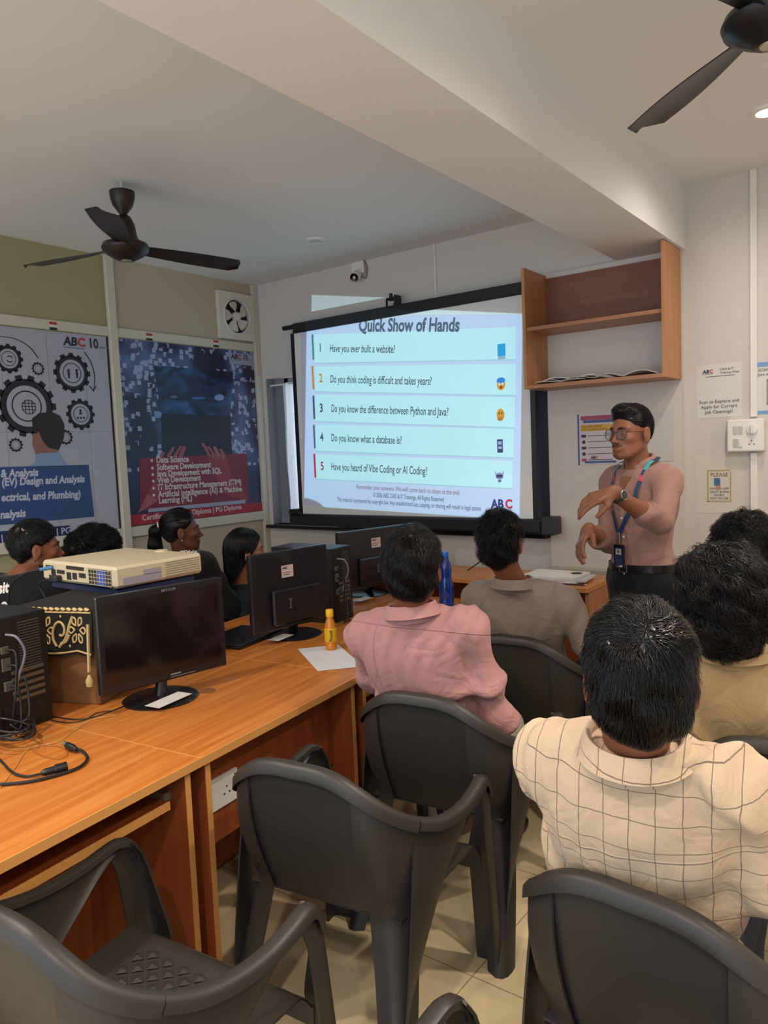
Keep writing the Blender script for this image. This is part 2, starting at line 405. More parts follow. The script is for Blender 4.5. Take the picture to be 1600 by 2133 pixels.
for i in range(5):
    pts = [Q(*c) for c in cards[i]]
    A.poly(pts[::-1][::-1], S_card, 1, 'slide_card'); A.poly([pts[3], pts[2], (pts[2][0], pts[2][1]-.007), (pts[3][0], pts[3][1]-.007)], S_line, 1.4, 'slide_rule')
    x0, y0, x1, y1 = bars[i]; a, c = Q(x0, y0), Q(x1, y1)
    A.rect(a[0]-.008, c[1], a[0]+.008, a[1], mat('slide_bar_%s' % 'abcde'[i], barc[i], .8), 2, 'slide_bar')
    q = Q(*nums[i]); A.text(str(i+1), q[0], q[1], .085, mat('slide_number_%s' % 'abcde'[i], numc[i], .8), 2, 'slide_number', .8, .0015, 'CENTER')
    a, c = Q(*tx[i][0]), Q(*tx[i][1]); L = math.hypot(c[0]-a[0], c[1]-a[1])
    o = A.text(qs[i], 0, 0, .075, S_txt, 2, 'slide_question', 1, .0006)
    X = [v.co.x for v in o.data.vertices]; wd = max(X)-min(X); bpy.data.objects.remove(o)
    A.text(qs[i], a[0], a[1], .075, S_txt, 2, 'slide_question', L/wd, .0006, rot=math.atan2(c[1]-a[1], c[0]-a[0]))
def fit(s, p0, p1, size, m, bold=0, name='slide_text'):
    a, c = Q(*p0), Q(*p1); L = math.hypot(c[0]-a[0], c[1]-a[1])
    o = A.text(s, 0, 0, size, m, 2, name); X = [v.co.x for v in o.data.vertices]; wd = max(X)-min(X); bpy.data.objects.remove(o)
    A.text(s, a[0], a[1], size, m, 2.4, name, L/wd, bold, rot=math.atan2(c[1]-a[1], c[0]-a[0]))
fit('Quick Show of Hands', (747, 690), (955, 690), .118, S_title, .0035, 'slide_title')
fit('Remember your answers. We will come back to these at the end.', (743, 1018), (958, 1031), .045, mat('slide_pinkish', 'a06878', .8))
fit('© 2026 ABC CAD & IT Trainings, All Rights Reserved.', (778, 1035), (926, 1045), .043, S_txt)
fit('This material is protected by copyright law. Any unauthorized use, copying, or sharing will result in legal action.', (703, 1044), (1003, 1064), .043, S_txt)
# small pictures at the right of each card
def icon(cx, cy, shapes):
    c = Q(cx, cy)
    for kind, dx, dy, a, b2, cc, l in shapes:
        m = mat('slide_pic_'+cc, cc, .8)
        if kind == 'r': A.rect(c[0]+dx-a, c[1]+dy-b2, c[0]+dx+a, c[1]+dy+b2, m, l, 'slide_picture')
        else: A.poly([(c[0]+dx+a*math.cos(t), c[1]+dy+b2*math.sin(t)) for t in np.linspace(0, 2*PI, 25)[:-1]], m, l, 'slide_picture')
icon(1045, 732, [('r', 0, .008, .026, .036, '2a9fd8', 2), ('r', 0, -.038, .024, .008, '9fb4c4', 2)])
icon(1044, 799, [('e', 0, -.006, .028, .034, 'e8a030', 2), ('e', 0, .018, .028, .018, '3f86d8', 3), ('e', -.010, -.002, .006, .008, 'f4f4f4', 4), ('e', .010, -.002, .006, .008, 'f4f4f4', 4), ('e', 0, -.022, .010, .008, '904020', 4)])
icon(1043, 864, [('e', 0, 0, .026, .036, 'e89a28', 2), ('e', -.009, .010, .004, .006, '503018', 3), ('e', .009, .010, .004, .006, '503018', 3), ('e', -.004, -.024, .018, .012, 'd07c18', 3)])
icon(1042, 929, [('r', 0, 0, .019, .040, '3a3f66', 2), ('r', 0, .018, .012, .010, 'a8b4d8', 3), ('r', 0, -.010, .012, .008, 'a8b4d8', 3)])
icon(1041, 993, [('e', 0, .004, .026, .022, '9a96c0', 2), ('r', 0, .004, .020, .009, '3a3a60', 3), ('e', 0, -.026, .012, .008, '6a668c', 2), ('r', -.026, .022, .003, .010, '9a96c0', 2), ('r', .026, .022, .003, .010, '9a96c0', 2)])
q = Q(1024, 1058)
A.text('AB', q[0], q[1], .075, mat('logo_navy', '3a3a78', .8), 2.4, 'slide_logo', .9, .003); A.text('C', q[0]+.095, q[1], .075, mat('logo_red', 'd02840', .8), 2.4, 'slide_logo', .9, .003)

# ------------------------------------------------------------ wall shelf
W_sh = wood('shelf_laminate', 'a06a48', 'b07c56', (1, 0, 0), .45); W_shd = wood('shelf_laminate_upright', 'b07848', 'bd885a', (0, 0, 1), .45)
W_back = wood('shelf_back_brown', '7c4a3a', '86523f', (1, 0, 0), .5)
sh = thing('wall_shelf', 'open wooden wall shelf with two tiers hung under the ceiling beam', 'shelf', (-1.5, YF-.2, 1.9))
y0, y1 = YF-.32, YF-.036
MB().box((-1.895, y0, 1.905), (-1.877, y1, 2.565), .001).build('side_panel', W_shd, sh)
MB().box((-1.143, y0, 1.905), (-1.125, y1, 2.57), .001).build('side_panel', W_shd, sh)
MB().box((-1.877, y0, 1.905), (-1.143, y1, 1.925), .001).build('bottom_board', W_sh, sh)
MB().box((-1.877, y0+.01, 2.222), (-1.143, y1, 2.242), .001).build('shelf_board', W_sh, sh)
MB().box((-1.877, y1-.012, 2.242), (-1.143, y1, 2.545)).build('back_panel', W_back, sh)
for i, (x, y, r, c) in enumerate([(-1.70, 3.985, .06, 'd8d4cc'), (-1.60, 3.975, -.05, 'b9b6b2'), (-1.66, 3.99, .12, 'ece8e0'), (-1.30, 3.985, -.06, 'd0ccc4')]):
    z = 1.9255+.004*(i if i < 3 else 0)+(.0 if i < 3 else 0)
    V = []; u = np.array([math.cos(r), math.sin(r), 0]); v = np.array([-math.sin(r), math.cos(r), 0])
    rows = [[np.array([x, y, z])+u*(a*.14)+v*(b_*.085)+np.array([0, 0, .004+(.012+.004*i)*abs(math.sin(2.4*a+1.3*i))*(.75-.25*b_)]) for b_ in np.linspace(-1, 1, 5)] for a in np.linspace(-1, 1, 12)]
    o = MB().loft(rows, thick=.003).build('paper_stack', mat('paper_'+c, c, .8), None, smooth=True)
    tag(o, ['crumpled grey sheet lowest in the paper heap on the wall shelf', 'folded light grey sheet in the middle of the paper heap on the wall shelf', 'creased white sheet on top of the paper heap on the wall shelf', 'loose sheet lying at the right end of the lower tier of the wall shelf'][i], 'paper', 'loose papers on the wall shelf')
# ------------------------------------------------------------ security camera
cc = thing('security_camera', 'small white security camera with a black lens fixed high above the screen', 'security camera', (-3.28, YF, 2.8))
p = P(746, 552, y=YF-.06)
c0 = np.array([-3.27, YF, 2.86])
MB().box((c0[0]-.055, YF-.03, 2.815), (c0[0]+.055, YF, 2.9), .008).build('mount_plate', M_white, cc, True)
MB().tube([(c0[0]+.03, YF-.02, 2.84), (c0[0]+.02, YF-.05, 2.80)], .018, 10).build('bracket', M_white, cc, True)
dr = np.array([.25, -.85, -.45]); dr /= np.linalg.norm(dr)
ob = np.array([c0[0]+.01, YF-.045, 2.80])
MB().lathe([(.001, -.045), (.028, -.04), (.034, -.01), (.034, .045), (.030, .052)], ob, 24, dr).build('camera_body', M_white, cc, True)
MB().lathe([(.030, .050), (.029, .056), (.018, .054), (.001, .05)], ob, 24, dr).build('lens', mat('lens_black', '08080a', .12), cc, True)
MB().tube(spline([(c0[0]+.05, YF-.01, 2.9), (c0[0]+.075, YF-.014, 2.85), (c0[0]+.06, YF-.01, 2.78), (c0[0]+.03, YF-.02, 2.80)], 16), .004, 6).build('cable', mat('cable_grey', '6a6a6a', .6), cc, True)

# ------------------------------------------------------------ exhaust fan
M_exh = mat('exhaust_white', 'd4cfc4', .45)
ef = thing('exhaust_fan', 'square white exhaust fan set high in the left wall corner', 'exhaust fan', (XL, 3.98, 2.62))
ey, ez, eh = 3.972, 2.640, .172
EX = XL+.001
b = MB()
N = 40
inner = [(ey+.123*math.cos(2*PI*k/N), ez+.123*math.sin(2*PI*k/N)) for k in range(N)]
def sqp(a):
    c, s = math.cos(a), math.sin(a); m = max(abs(c), abs(s)); return (ey+eh*c/m, ez+eh*s/m)
outer = [sqp(2*PI*k/N) for k in range(N)]
for x in (EX+.034,):
    V = [(x, *p) for p in inner]+[(x, *p) for p in outer]+[(EX, *p) for p in inner]+[(EX, *p) for p in outer]
    F = []
    for k in range(N):
        j = (k+1) % N
        F += [(k, j, N+j, N+k), (k, 2*N+k, 2*N+j, j), (N+k, N+j, 3*N+j, 3*N+k)]
    b.add(V, F)
b.build('housing', M_exh, ef)
rg = MB(); rg.tube([(EX+.034, ey+.128*math.cos(a), ez+.128*math.sin(a)) for a in np.linspace(0, 2*PI, 41)], .006, 8, caps=False); rg.build('ring', M_exh, ef, True)
boxo('louvre_back', (EX+.002, ey-.125, ez-.125), (EX+.006, ey+.125, ez+.125), mat('fan_void', '241f1c', .7), ef)
MB().lathe([(.001, .044), (.030, .042), (.034, .034), (.034, .01)], (EX, ey, ez), 24, (1, 0, 0)).build('hub', M_exh, ef, True)
for k in range(5):
    a0 = 2*PI*k/5+.35; rows = []
    for r in np.linspace(.03, .112, 8):
        wd = .22+.26*math.sin((r-.03)/.082*PI*.75); rows.append([(EX+.022+.011*(2*s-1)*(1-.3*r/.11), ey+r*math.cos(a0+wd*(s-.5)*2*.95+.25*(r/.11)), ez+r*math.sin(a0+wd*(s-.5)*2*.95+.25*(r/.11))) for s in np.linspace(0, 1, 7)])
    MB().loft(rows, thick=.0025).build('blade', M_exh, ef, True)

# ------------------------------------------------------------ ceiling fans
M_fan = mat('fan_dark_brown', '2a2320', .35, metal=.3); M_fan2 = mat('fan_black', '1c1e20', .35, metal=.3)
def ceiling_fan(x, y, drop, a0, label, M):
    t = thing('ceiling_fan', label, 'ceiling fan', (x, y, ZC-drop), 0, 'ceiling fans')
    z = ZC-drop
    MB().tube([(x, y, z+.15), (x, y, ZC)], .008, 8).build('down_rod', mat('rod_white', 'b8b8b4', .4), t, True)
    MB().lathe([(.012, .335), (.058, .33), (.056, .30), (.045, .265), (.022, .235), (.016, .225)][::-1], (x, y, z), 28).build('canopy', M, t, True)
    MB().lathe([(.016, .225), (.032, .215), (.048, .18), (.056, .125), (.066, .105), (.102, .09), (.110, .072), (.104, .055), (.07, .032), (.045, .02), (.040, .016), (.001, .014)], (x, y, z), 40).build('motor_housing', M, t, True)
    MB().lathe([(.001, .0145), (.022, .0135), (.024, .0165)], (x, y, z-.002), 24).build('badge', mat('fan_badge', 'b0a890', .3, metal=.6), t)
    for k in range(3):
        a = a0+2*PI*k/3; u = np.array([math.cos(a), math.sin(a), 0]); v = np.array([-math.sin(a), math.cos(a), 0]); rows = []
        for r in np.linspace(.10, .60, 16):
            f = (r-.1)/.5; wd = .034+.032*math.sin(min(1, f*1.15)*PI*.62); wd *= 1-.75*max(0, (f-.93)/.07)**2
            rows.append([np.array([x, y, z+.072])+u*r+v*(wd*s)+np.array([0, 0, -.012*s+.006*(1-s*s)-.01*f]) for s in np.linspace(-1, 1, 7)])
        bl = MB().loft(rows, thick=.003).build('blade', M, t, True)
    return t
ceiling_fan(-3.115, 2.22, .375, 1.33, 'dark brown ceiling fan on the left ceiling, between beam and poster wall', M_fan)
ceiling_fan(-.36, 2.12, .375, 2.40, 'black ceiling fan cut off by the top right corner of the picture', M_fan2)

# ------------------------------------------------------------ wall posters (left partition)
def logo(A, x, y, s, l=3, ten=True, dark='23263f'):
    A.text('AB', x, y, s, mat('print_navy', dark, .6), l, 'logo', 1, s*.035, shear=.15); A.text('C', x+s*1.32, y, s, mat('print_red', 'b8323a', .6), l, 'logo', 1, s*.035)
    A.rect(x, y-s*.22, x+s*1.9, y-s*.16, mat('print_grey', '6a6a72', .6), l, 'logo_rule')
    if ten: A.text('10', x+s*2.3, y-s*.05, s*1.15, mat('print_navy', dark, .6), l, 'logo', .85, s*.03); A.text('years', x+s*3.3, y-s*.05, s*.42, mat('print_grey', '6a6a72', .6), l, 'logo')
M_pw = mat('poster_white', 'a9abb8', .45, var=.05, vscale=2); M_pk = mat('print_black', '1e1f2a', .5)
pr = thing('gear_poster', 'large pale poster with black gears and a man seen from behind, left on the wall', 'poster', (XL, 2.2, 1.17))
py0, py1, pz0, pz1 = 1.665, 2.880, 1.17, 2.39
boxo('poster_sheet', (XL+.0001, py0, pz0), (XL+.006, py1, pz1), M_pw, pr)
boxo('sheet_edge', (XL, py1-.012, pz0), (XL+.0065, py1, pz1), mat('print_edge', '1c1c24', .5), pr)
A = Art((XL+.006, py0, pz0), (0, 1, 0), (0, 0, 1), (1, 0, 0), pr)
def QL(px, py): p = P(px, py, x=XL+.006); return (p[1]-py0, p[2]-pz0)
for x in (.28, .52, .80, 1.04): A.rect(x, 0, x+.003, 1.21, mat('print_panel_line', '8a8c9a', .5), .5, 'panel_line')
A.rect(0, .62, 1.2, .623, mat('print_panel_line', '8a8c9a', .5), .5, 'panel_line')
for (gx, gy, gr, n) in [(56, 846, 65, 14), (150, 777, 42, 12), (168, 863, 33, 12), (18, 747, 31, 12), (79, 768, 14, 12), (33, 927, 15, 12), (137, 911, 16, 12)]:
    a = QL(gx, gy); e = QL(gx, gy-gr); A.polys(gear(a[0], a[1], (e[1]-a[1])*1.0, n), M_pk, 1, 'gear')
a = QL(60, 848); R_ = .042
A.polys(ringquads(a[0], a[1], R_-.004, R_, 24)+[[(a[0]-R_, a[1]+d-.002), (a[0]+R_, a[1]+d-.002), (a[0]+R_, a[1]+d+.002), (a[0]-R_, a[1]+d+.002)] for d in (-.015, .004, .022)]+[[(a[0]+d-.002, a[1]-R_), (a[0]+d+.002, a[1]-R_), (a[0]+d+.002, a[1]+R_), (a[0]+d-.002, a[1]+R_)] for d in (-.02, 0, .02)], M_pk, 1.5, 'globe_icon')
for gx, gy in ((143, 778), (160, 778)):
    a = QL(gx, gy); A.polys([disk(a[0], a[1]+.018, .009, 12), [(a[0]-.009, a[1]+.008), (a[0]+.009, a[1]+.008), (a[0]+.004, a[1]-.03), (a[0]-.004, a[1]-.03)]], M_pk, 1.5, 'figure_icon')
a = QL(168, 863); A.polys([disk(a[0], a[1]+.022, .008, 12), [(a[0]-.012, a[1]), (a[0]+.012, a[1]), (a[0]+.006, a[1]+.014), (a[0]-.006, a[1]+.014)]]+[disk(a[0]+d, a[1]-.022, .007, 10) for d in (-.02, 0, .02)], M_pk, 1.5, 'figure_icon')
a = QL(20, 748); A.polys(ringquads(a[0], a[1], .014, .02, 20, .4, 2.4)+ringquads(a[0], a[1], .014, .02, 20, 3.5, 5.6), M_pk, 1.5, 'arrow_icon')
for pts in ([(0, 701), (30, 706), (60, 722), (80, 747)], [(176, 734), (190, 757), (197, 785), (195, 815)]):
    q = spline([QL(*p) for p in pts], 14); L = [[(q[i][0]-.003, q[i][1]), (q[i][0]+.003, q[i][1]+.003), (q[i+1][0]+.003, q[i+1][1]+.003), (q[i+1][0]-.003, q[i+1][1])] for i in range(13)]
    if pts[0][0] == 176:
        e = q[-1]; L += [[(e[0], e[1]-.004), (e[0]-.03, e[1]+.03), (e[0]-.024, e[1]+.034), (e[0], e[1]+.006)], [(e[0], e[1]-.004), (e[0]+.022, e[1]+.034), (e[0]+.017, e[1]+.036), (e[0], e[1]+.006)]]
    A.polys(L, M_pk, 1.2, 'curved_arrow')
# man printed on the poster
A.poly([QL(*p) for p in [(73, 944), (74, 955), (72, 965), (10, 985), (-40, 1000), (-60, 1075), (195, 1075), (190, 1010), (178, 985), (137, 965), (122, 940)]], mat('print_shirt_blue', '7f97b8', .5), 2, 'printed_shirt')
A.poly([QL(*p) for p in [(74, 900), (68, 905), (67, 925), (75, 947), (83, 944), (120, 942), (128, 900)]], mat('print_skin', '8d6458', .5), 2.4, 'printed_face')
A.poly([QL(*p) for p in [(68, 893), (66, 872), (82, 860), (108, 858), (125, 866), (134, 885), (133, 912), (122, 938), (100, 932), (88, 918), (80, 898), (74, 905)]], mat('print_hair', '241f28', .5), 2.8, 'printed_hair')
A.poly([QL(*p) for p in [(-70, 975), (184, 968), (196, 1076), (-70, 1100)]], mat('print_blue_panel', '2f4a7c', .5), 3.2, 'blue_panel')
Mtxt = mat('print_text_light', 'b7bdd0', .5)
for s_, q0, q1 in [('& Analysis', (1, 994), (78, 991)), ('(EV) Design and Analysis', (3, 1012), (174, 1004)), ('ectrical, and Plumbing)', (2, 1044), (166, 1036)), ('nalysis', (0, 1080), (51, 1076))]:
    a, c = QL(*q0), QL(*q1); o = A.text(s_, 0, 0, .062, Mtxt); X = [v.co.y for v in o.data.vertices]; wd = max(X)-min(X); bpy.data.objects.remove(o)
    A.text(s_, a[0], a[1], .062, Mtxt, 4, 'lettering', math.hypot(c[0]-a[0], c[1]-a[1])/wd, .0024, shear=.12, rot=math.atan2(c[1]-a[1], c[0]-a[0]))
A.poly([QL(*p) for p in [(-60, 1112), (145, 1094), (147, 1117), (-60, 1136)]], mat('print_navy_band', '1c2a50', .5), 3.2, 'navy_band')
a = QL(2, 1128); A.text('|  PG Diploma | PG', a[0], a[1], .055, Mtxt, 4, 'lettering', 1, .001)
a = QL(132, 718); logo(A, a[0], a[1], .072)
# ---- second poster
M_p2 = mat('poster_data_cloud', '1a2350', .35); g = NG(M_p2); tc = g.n('TexCoord')
spx = g.n('SeparateXYZ'); g.link(tc.outputs['Object'], spx.inputs[0])
vo = g.n('TexVoronoi', distance='CHEBYCHEV'); vo.inputs['Scale'].default_value = 26; vo.inputs['Randomness'].default_value = .9; g.link(tc.outputs['Object'], vo.inputs['Vector'])
nz = g.n('TexNoise'); nz.inputs['Scale'].default_value = 3.2; nz.inputs['Detail'].default_value = 2; g.link(tc.outputs['Object'], nz.inputs['Vector'])
zf = g.m('MULTIPLY', g.m('SUBTRACT', spx.outputs[2], .25), 1.4)
wcol = g.n('SeparateColor'); g.link(vo.outputs['Color'], wcol.inputs[0])
sq = g.m('MULTIPLY', g.m('LESS_THAN', vo.outputs['Distance'], .40), g.m('GREATER_THAN', g.m('ADD', g.m('MULTIPLY', wcol.outputs[0], .6), g.m('MULTIPLY', nz.outputs['Fac'], .9)), .66))
sq = g.m('MULTIPLY', sq, g.m('GREATER_THAN', zf, .15))
cl = g.m('MULTIPLY', g.m('SUBTRACT', nz.outputs['Fac'], .42), 3.2)
base = g.mix(cl, C4('20223f'), C4('6a80b8'))
base = g.mix(g.m('MULTIPLY', g.m('SUBTRACT', .62, zf), 1.6), base, C4('18234c'))
g.link(g.mix(g.m('MULTIPLY', sq, .75), base, C4('a8b2d8')), g.b.inputs['Base Color'])
M_p3 = mat('print_screen_glow', '0d1640', .3); g3 = NG(M_p3); t3 = g3.n('TexCoord'); n3 = g3.n('TexNoise'); n3.inputs['Scale'].default_value = 4.5; n3.inputs['Detail'].default_value = 4; n3.inputs['Distortion'].default_value = 1.2
mp = g3.n('Mapping'); mp.inputs['Scale'].default_value = (1, .7, 1.6); g3.link(t3.outputs['Object'], mp.inputs[0]); g3.link(mp.outputs[0], n3.inputs['Vector'])
g3.link(g3.mix(g3.m('POWER', g3.m('MAXIMUM', g3.m('MULTIPLY', g3.m('SUBTRACT', n3.outputs['Fac'], .38), 2.6), 0.), 1.6), C4('0e1130'), C4('3a6ab4')), g3.b.inputs['Base Color'])
p2 = thing('computing_poster', 'dark blue poster with hands typing and a red course list, right on the wall', 'poster', (XL, 2.95, 1.17))
qy0, qy1 = 2.948, 4.140
MB().box((XL, qy0, 1.17), (XL+.006, qy1, 2.39)).build('poster_sheet', M_p2, p2)
A = Art((XL+.006, qy0, 1.17), (0, 1, 0), (0, 0, 1), (1, 0, 0), p2)
def QR(px, py): p = P(px, py, x=XL+.006); return (p[1]-qy0, p[2]-1.17)
def PQ(pts): return [QR(220+x/3.95, 580+y/3.95) for x, y in pts]
A.poly(PQ([(395, 715), (1050, 770), (1025, 1130), (455, 1110)]), M_p3, 1, 'laptop_screen')
A.poly(PQ([(455, 1110), (1025, 1130), (1045, 1500), (470, 1500)]), mat('print_keyboard_dark', '10122a', .4), 1, 'laptop_keyboard')
for x, y, rx, ry, c_ in [(935, 980, 40, 26, '7f9ad0'), (765, 985, 60, 9, '3f6cb0'), (560, 975, 30, 12, '6a5a90'), (430, 1120, 30, 30, '6f94c8')]:
    A.poly(PQ([(x+rx*math.cos(t), y+ry*math.sin(t)) for t in np.linspace(0, 2*PI, 20)[:-1]]), mat('print_glow_'+c_, c_, .5), 1.5, 'light_streak')
A.polys([PQ([(x, y), (x+16, y+2), (x+16, y+14), (x, y+12)]) for y in (1300, 1325, 1350, 1375) for x in range(490, 960, 26)], mat('print_keys', '23284a', .5), 1.5, 'keys')
A.poly(PQ([(1010, 610), (1232, 632), (1226, 722), (1020, 700)]), mat('print_label_pale', '9aa0b8', .5), 2, 'logo_label')
A.poly(PQ([(275, 1480), (1160, 1440), (1175, 1830), (285, 1915)]), mat('print_red_panel', '7a2438', .5), 2, 'red_panel')
hand = mat('print_hand', '9a5a62', .5)
A.polys([PQ(q) for q in ([(440, 1475), (470, 1425), (488, 1430), (462, 1490)], [(500, 1460), (550, 1385), (572, 1385), (525, 1480)], [(550, 1465), (610, 1378), (632, 1380), (575, 1480)], [(595, 1470), (640, 1375), (664, 1385), (625, 1490)])], hand, 2.5, 'printed_hand')
A.poly(PQ([(440, 1475), (625, 1480), (600, 1640), (430, 1830), (260, 1935), (345, 1770), (430, 1590)]), mat('print_arm', '8c3a44', .5), 2.3, 'printed_arm')
A.poly(PQ([(345, 1770), (430, 1830), (260, 1935)]), hand, 2.6, 'printed_cuff')
A.polys([PQ(q) for q in ([(785, 1360), (805, 1352), (870, 1440), (850, 1470)], [(830, 1385), (850, 1380), (905, 1450), (880, 1480)], [(880, 1385), (905, 1380), (945, 1450), (920, 1480)], [(935, 1405), (955, 1400), (990, 1460), (965, 1490)])], hand, 2.5, 'printed_hand')
A.poly(PQ([(830, 1450), (985, 1450), (1050, 1640), (1170, 1800), (1175, 1840), (1000, 1780), (880, 1600)]), mat('print_arm', '8c3a44', .5), 2.3, 'printed_arm')
A.poly(PQ([(160, 1950), (1305, 1838), (1310, 1905), (170, 2040)]), mat('print_red_band', 'a02434', .5), 3, 'red_band')
A.poly(PQ([(350, 1895), (1150, 1820), (1150, 1850), (350, 1925)]), mat('print_label_pale', '9aa0b8', .5), 3, 'pale_band')
Mt2 = mat('print_text_cream', 'd0c6cc', .5)
lines = ['Data Science', 'Software Development', 'Java Development with SQL', 'Web Development', 'IT Infrastructure Management (ITIM)', 'Artificial Intelligence (AI) & Machine', 'Learning (ML)']
wl = [(415, 1517, 678, 1508), (420, 1578, 862, 1552), (423, 1632, 955, 1602), (428, 1684, 782, 1660), (430, 1742, 1112, 1695), (432, 1800, 1120, 1750), (436, 1852, 706, 1830)]
for s_, (x0, y0, x1, y1) in zip(lines, wl):
    a, c = PQ([(x0, y0), (x1, y1)]); o = A.text(s_, 0, 0, .062, Mt2); X = [v.co.y for v in o.data.vertices]; wd = max(X)-min(X); bpy.data.objects.remove(o)
    L = math.hypot(c[0]-a[0], c[1]-a[1]); A.text(s_, a[0], a[1], .058, Mt2, 4, 'lettering', L/wd*62/58, .0016, rot=math.atan2(c[1]-a[1], c[0]-a[0]))
    if 'Learn' not in s_: A.poly(disk(a[0]-.035, a[1]+.016, .010, 14), Mt2, 4, 'bullet')
a = PQ([(300, 1992)])[0]; A.text('Certificate | Master Diploma | PG Diploma', a[0], a[1], .052, Mt2, 4, 'lettering', .98, .001, rot=.0)
a = PQ([(1030, 660)])[0]; logo(A, a[0], a[1], .052, 4)
# small flag stickers on the upper frame rail
for i, (px, py) in enumerate([(111, 679), (311, 702), (450, 716)]):
    p = P(px, py, x=XL+.0225)
    f = thing('flag_sticker', ['small tricolour flag sticker above the gear poster', 'small tricolour flag sticker above the left part of the blue poster', 'small tricolour flag sticker beside the exhaust fan'][i], 'sticker', (XL+.0225, p[1], p[2]))
    for k, c in enumerate(('2c2c30', 'd8d4cc', 'a83a30')):
        boxo('stripe', (XL+.0222, p[1]-.024, p[2]-.024+.016*k), (XL+.0232, p[1]+.024, p[2]-.008+.016*k), mat('flag_'+c, c, .6), f)

# ------------------------------------------------------------ notices on the front wall
def notice(name, label, px0, py0, px1, py1, y, m, group=None):
    a, c = P(px0, py1, y=y), P(px1, py0, y=y)
    t = thing(name, label, 'notice', (a[0], y, a[2]))
    MB().box((a[0], y-.0012, a[2]), (c[0], y, c[2]), 0).build('sheet', m, t)
    return t, Art((a[0], y-.0012, a[2]), (1, 0, 0), (0, 0, 1), (0, -1, 0), t), c[0]-a[0], c[2]-a[2]
M_pap = mat('paper_white', 'd6d2cc', .7); M_ink = mat('ink_black', '26262a', .7)
t, A, W_, H_ = notice('job_notice', 'white notice with logo and black lettering above the switchboard, left of the conduit', 1452, 753, 1545, 872, YF-.0, M_pap)
logo(A, .03, H_-.045, .026, 2, False); A.text('CAD & IT\nTraining Wale', .115, H_-.035, .016, M_ink, 2)
A.text('Scan to Explore and\nApply for Current\nJob Openings!', W_/2, .075, .024, M_ink, 2, align='CENTER')
A.polys([[(.045, H_-.062), (.185, H_-.062), (.185, H_-.064), (.045, H_-.064)]], M_ink, 2, 'rule')
t, A, W_, H_ = notice('blue_edged_notice', 'white notice with blue bands at the right edge of the picture, right of the conduit', 1575, 747, 1668, 863, YF, M_pap)
A.rect(0, H_-.022, W_, H_, mat('band_blue', '6f9cc8', .6), 2, 'band'); A.rect(0, 0, W_, .016, mat('band_blue', '6f9cc8', .6), 2, 'band')
A.text('SCAN CODE\nJoin our Google', .01, H_-.045, .020, M_ink, 2); A.polys([[(.05, .045), (.053, .045), (.053, .17), (.05, .17)], [(.05, .045), (W_-.02, .045), (W_-.02, .048), (.05, .048)], [(.05, .167), (W_-.02, .167), (W_-.02, .17), (.05, .17)]], M_ink, 2, 'frame_line')
t, A, W_, H_ = notice('switch_off_notice', 'white notice with a dashed yellow border asking to switch off light and fan', 1450, 948, 1540, 1068, YF, mat('paper_cream', 'd2ccc0', .7))
q0, q1 = P(1474, 1045, y=YF), P(1521, 981, y=YF); o0 = P(1450, 1068, y=YF); ix0, iz0, ix1, iz1 = q0[0]-o0[0], q0[2]-o0[2], q1[0]-o0[0], q1[2]-o0[2]
L = []; n = 12
for k in range(n):
    x = ix0+(ix1-ix0)*k/n; d = (ix1-ix0)/n*.6; L += [[(x, iz0), (x+d, iz0), (x+d, iz0+.006), (x, iz0+.006)], [(x, iz1), (x+d, iz1), (x+d, iz1+.006), (x, iz1+.006)]]
for k in range(17):
    z = iz0+(iz1-iz0)*k/17; d = (iz1-iz0)/17*.6; L += [[(ix0, z), (ix0+.006, z), (ix0+.006, z+d), (ix0, z+d)], [(ix1, z), (ix1+.006, z), (ix1+.006, z+d), (ix1, z+d)]]
A.polys(L, mat('border_ochre', 'a58a3c', .7), 2, 'dashed_border')
A.text('PLEASE', (ix0+ix1)/2+.003, iz1-.028, .028, mat('ink_brown', '8a4030', .7), 2, align='CENTER')
A.rect((ix0+ix1)/2-.022, iz1-.075, (ix0+ix1)/2+.008, iz1-.036, mat('ink_blue', '4a6c98', .7), 2, 'switch_picture')
A.poly(disk((ix0+ix1)/2-.002, iz1-.085, .012, 16), mat('ink_pink', 'c08878', .7), 3, 'finger_picture')
A.text('SWITCH OFF\nLIGHT & FAN\nWHEN\nNOT IN USE', (ix0+ix1)/2+.003, iz0+.064, .0155, M_ink, 2, align='CENTER', sx=1.05)
YP = YF-.036
t, A, W_, H_ = notice('surveillance_poster', 'poster with yellow heading and small pictures warning of CCTV surveillance, beside the standing man', 1205, 858, 1290, 969, YP, mat('poster_pale', 'c8c0c4', .6))
mr, mb_, mY = mat('print_pink_red', 'a04a60', .6), mat('print_steel_blue', '4a5a90', .6), mat('print_yellow', 'd0a040', .6)
A.polys([[(0, 0), (.010, 0), (.010, H_), (0, H_)]], mb_, 1, 'side_band'); A.rect(.02, H_-.035, W_, H_-.012, mr, 1, 'top_band'); A.rect(.035, H_-.052, W_-.03, H_-.036, mb_, 2, 'top_band')
A.rect(.02, H_-.098, W_-.04, H_-.062, mY, 1, 'yellow_heading'); A.text('YOU ARE UNDER\nCCTV SURVEILLANCE', .024, H_-.077, .0155, M_ink, 2)
for k in range(5):
    z = H_-.125-.034*k; A.poly([(.022, z-.008), (.05, z-.008), (.05, z+.008), (.022, z+.008)] if k % 2 == 0 else disk(.036, z, .011, 14), mat('print_plum', '4a3048', .6) if k < 4 else mr, 1, 'small_picture'); A.rect(.06, z-.0015, W_-.04, z+.0015, M_ink, 1, 'text_rule')
logo(A, .075, .035, .022, 2, False); A.rect(.04, .010, W_-.02, .022, mb_, 1, 'bottom_band')
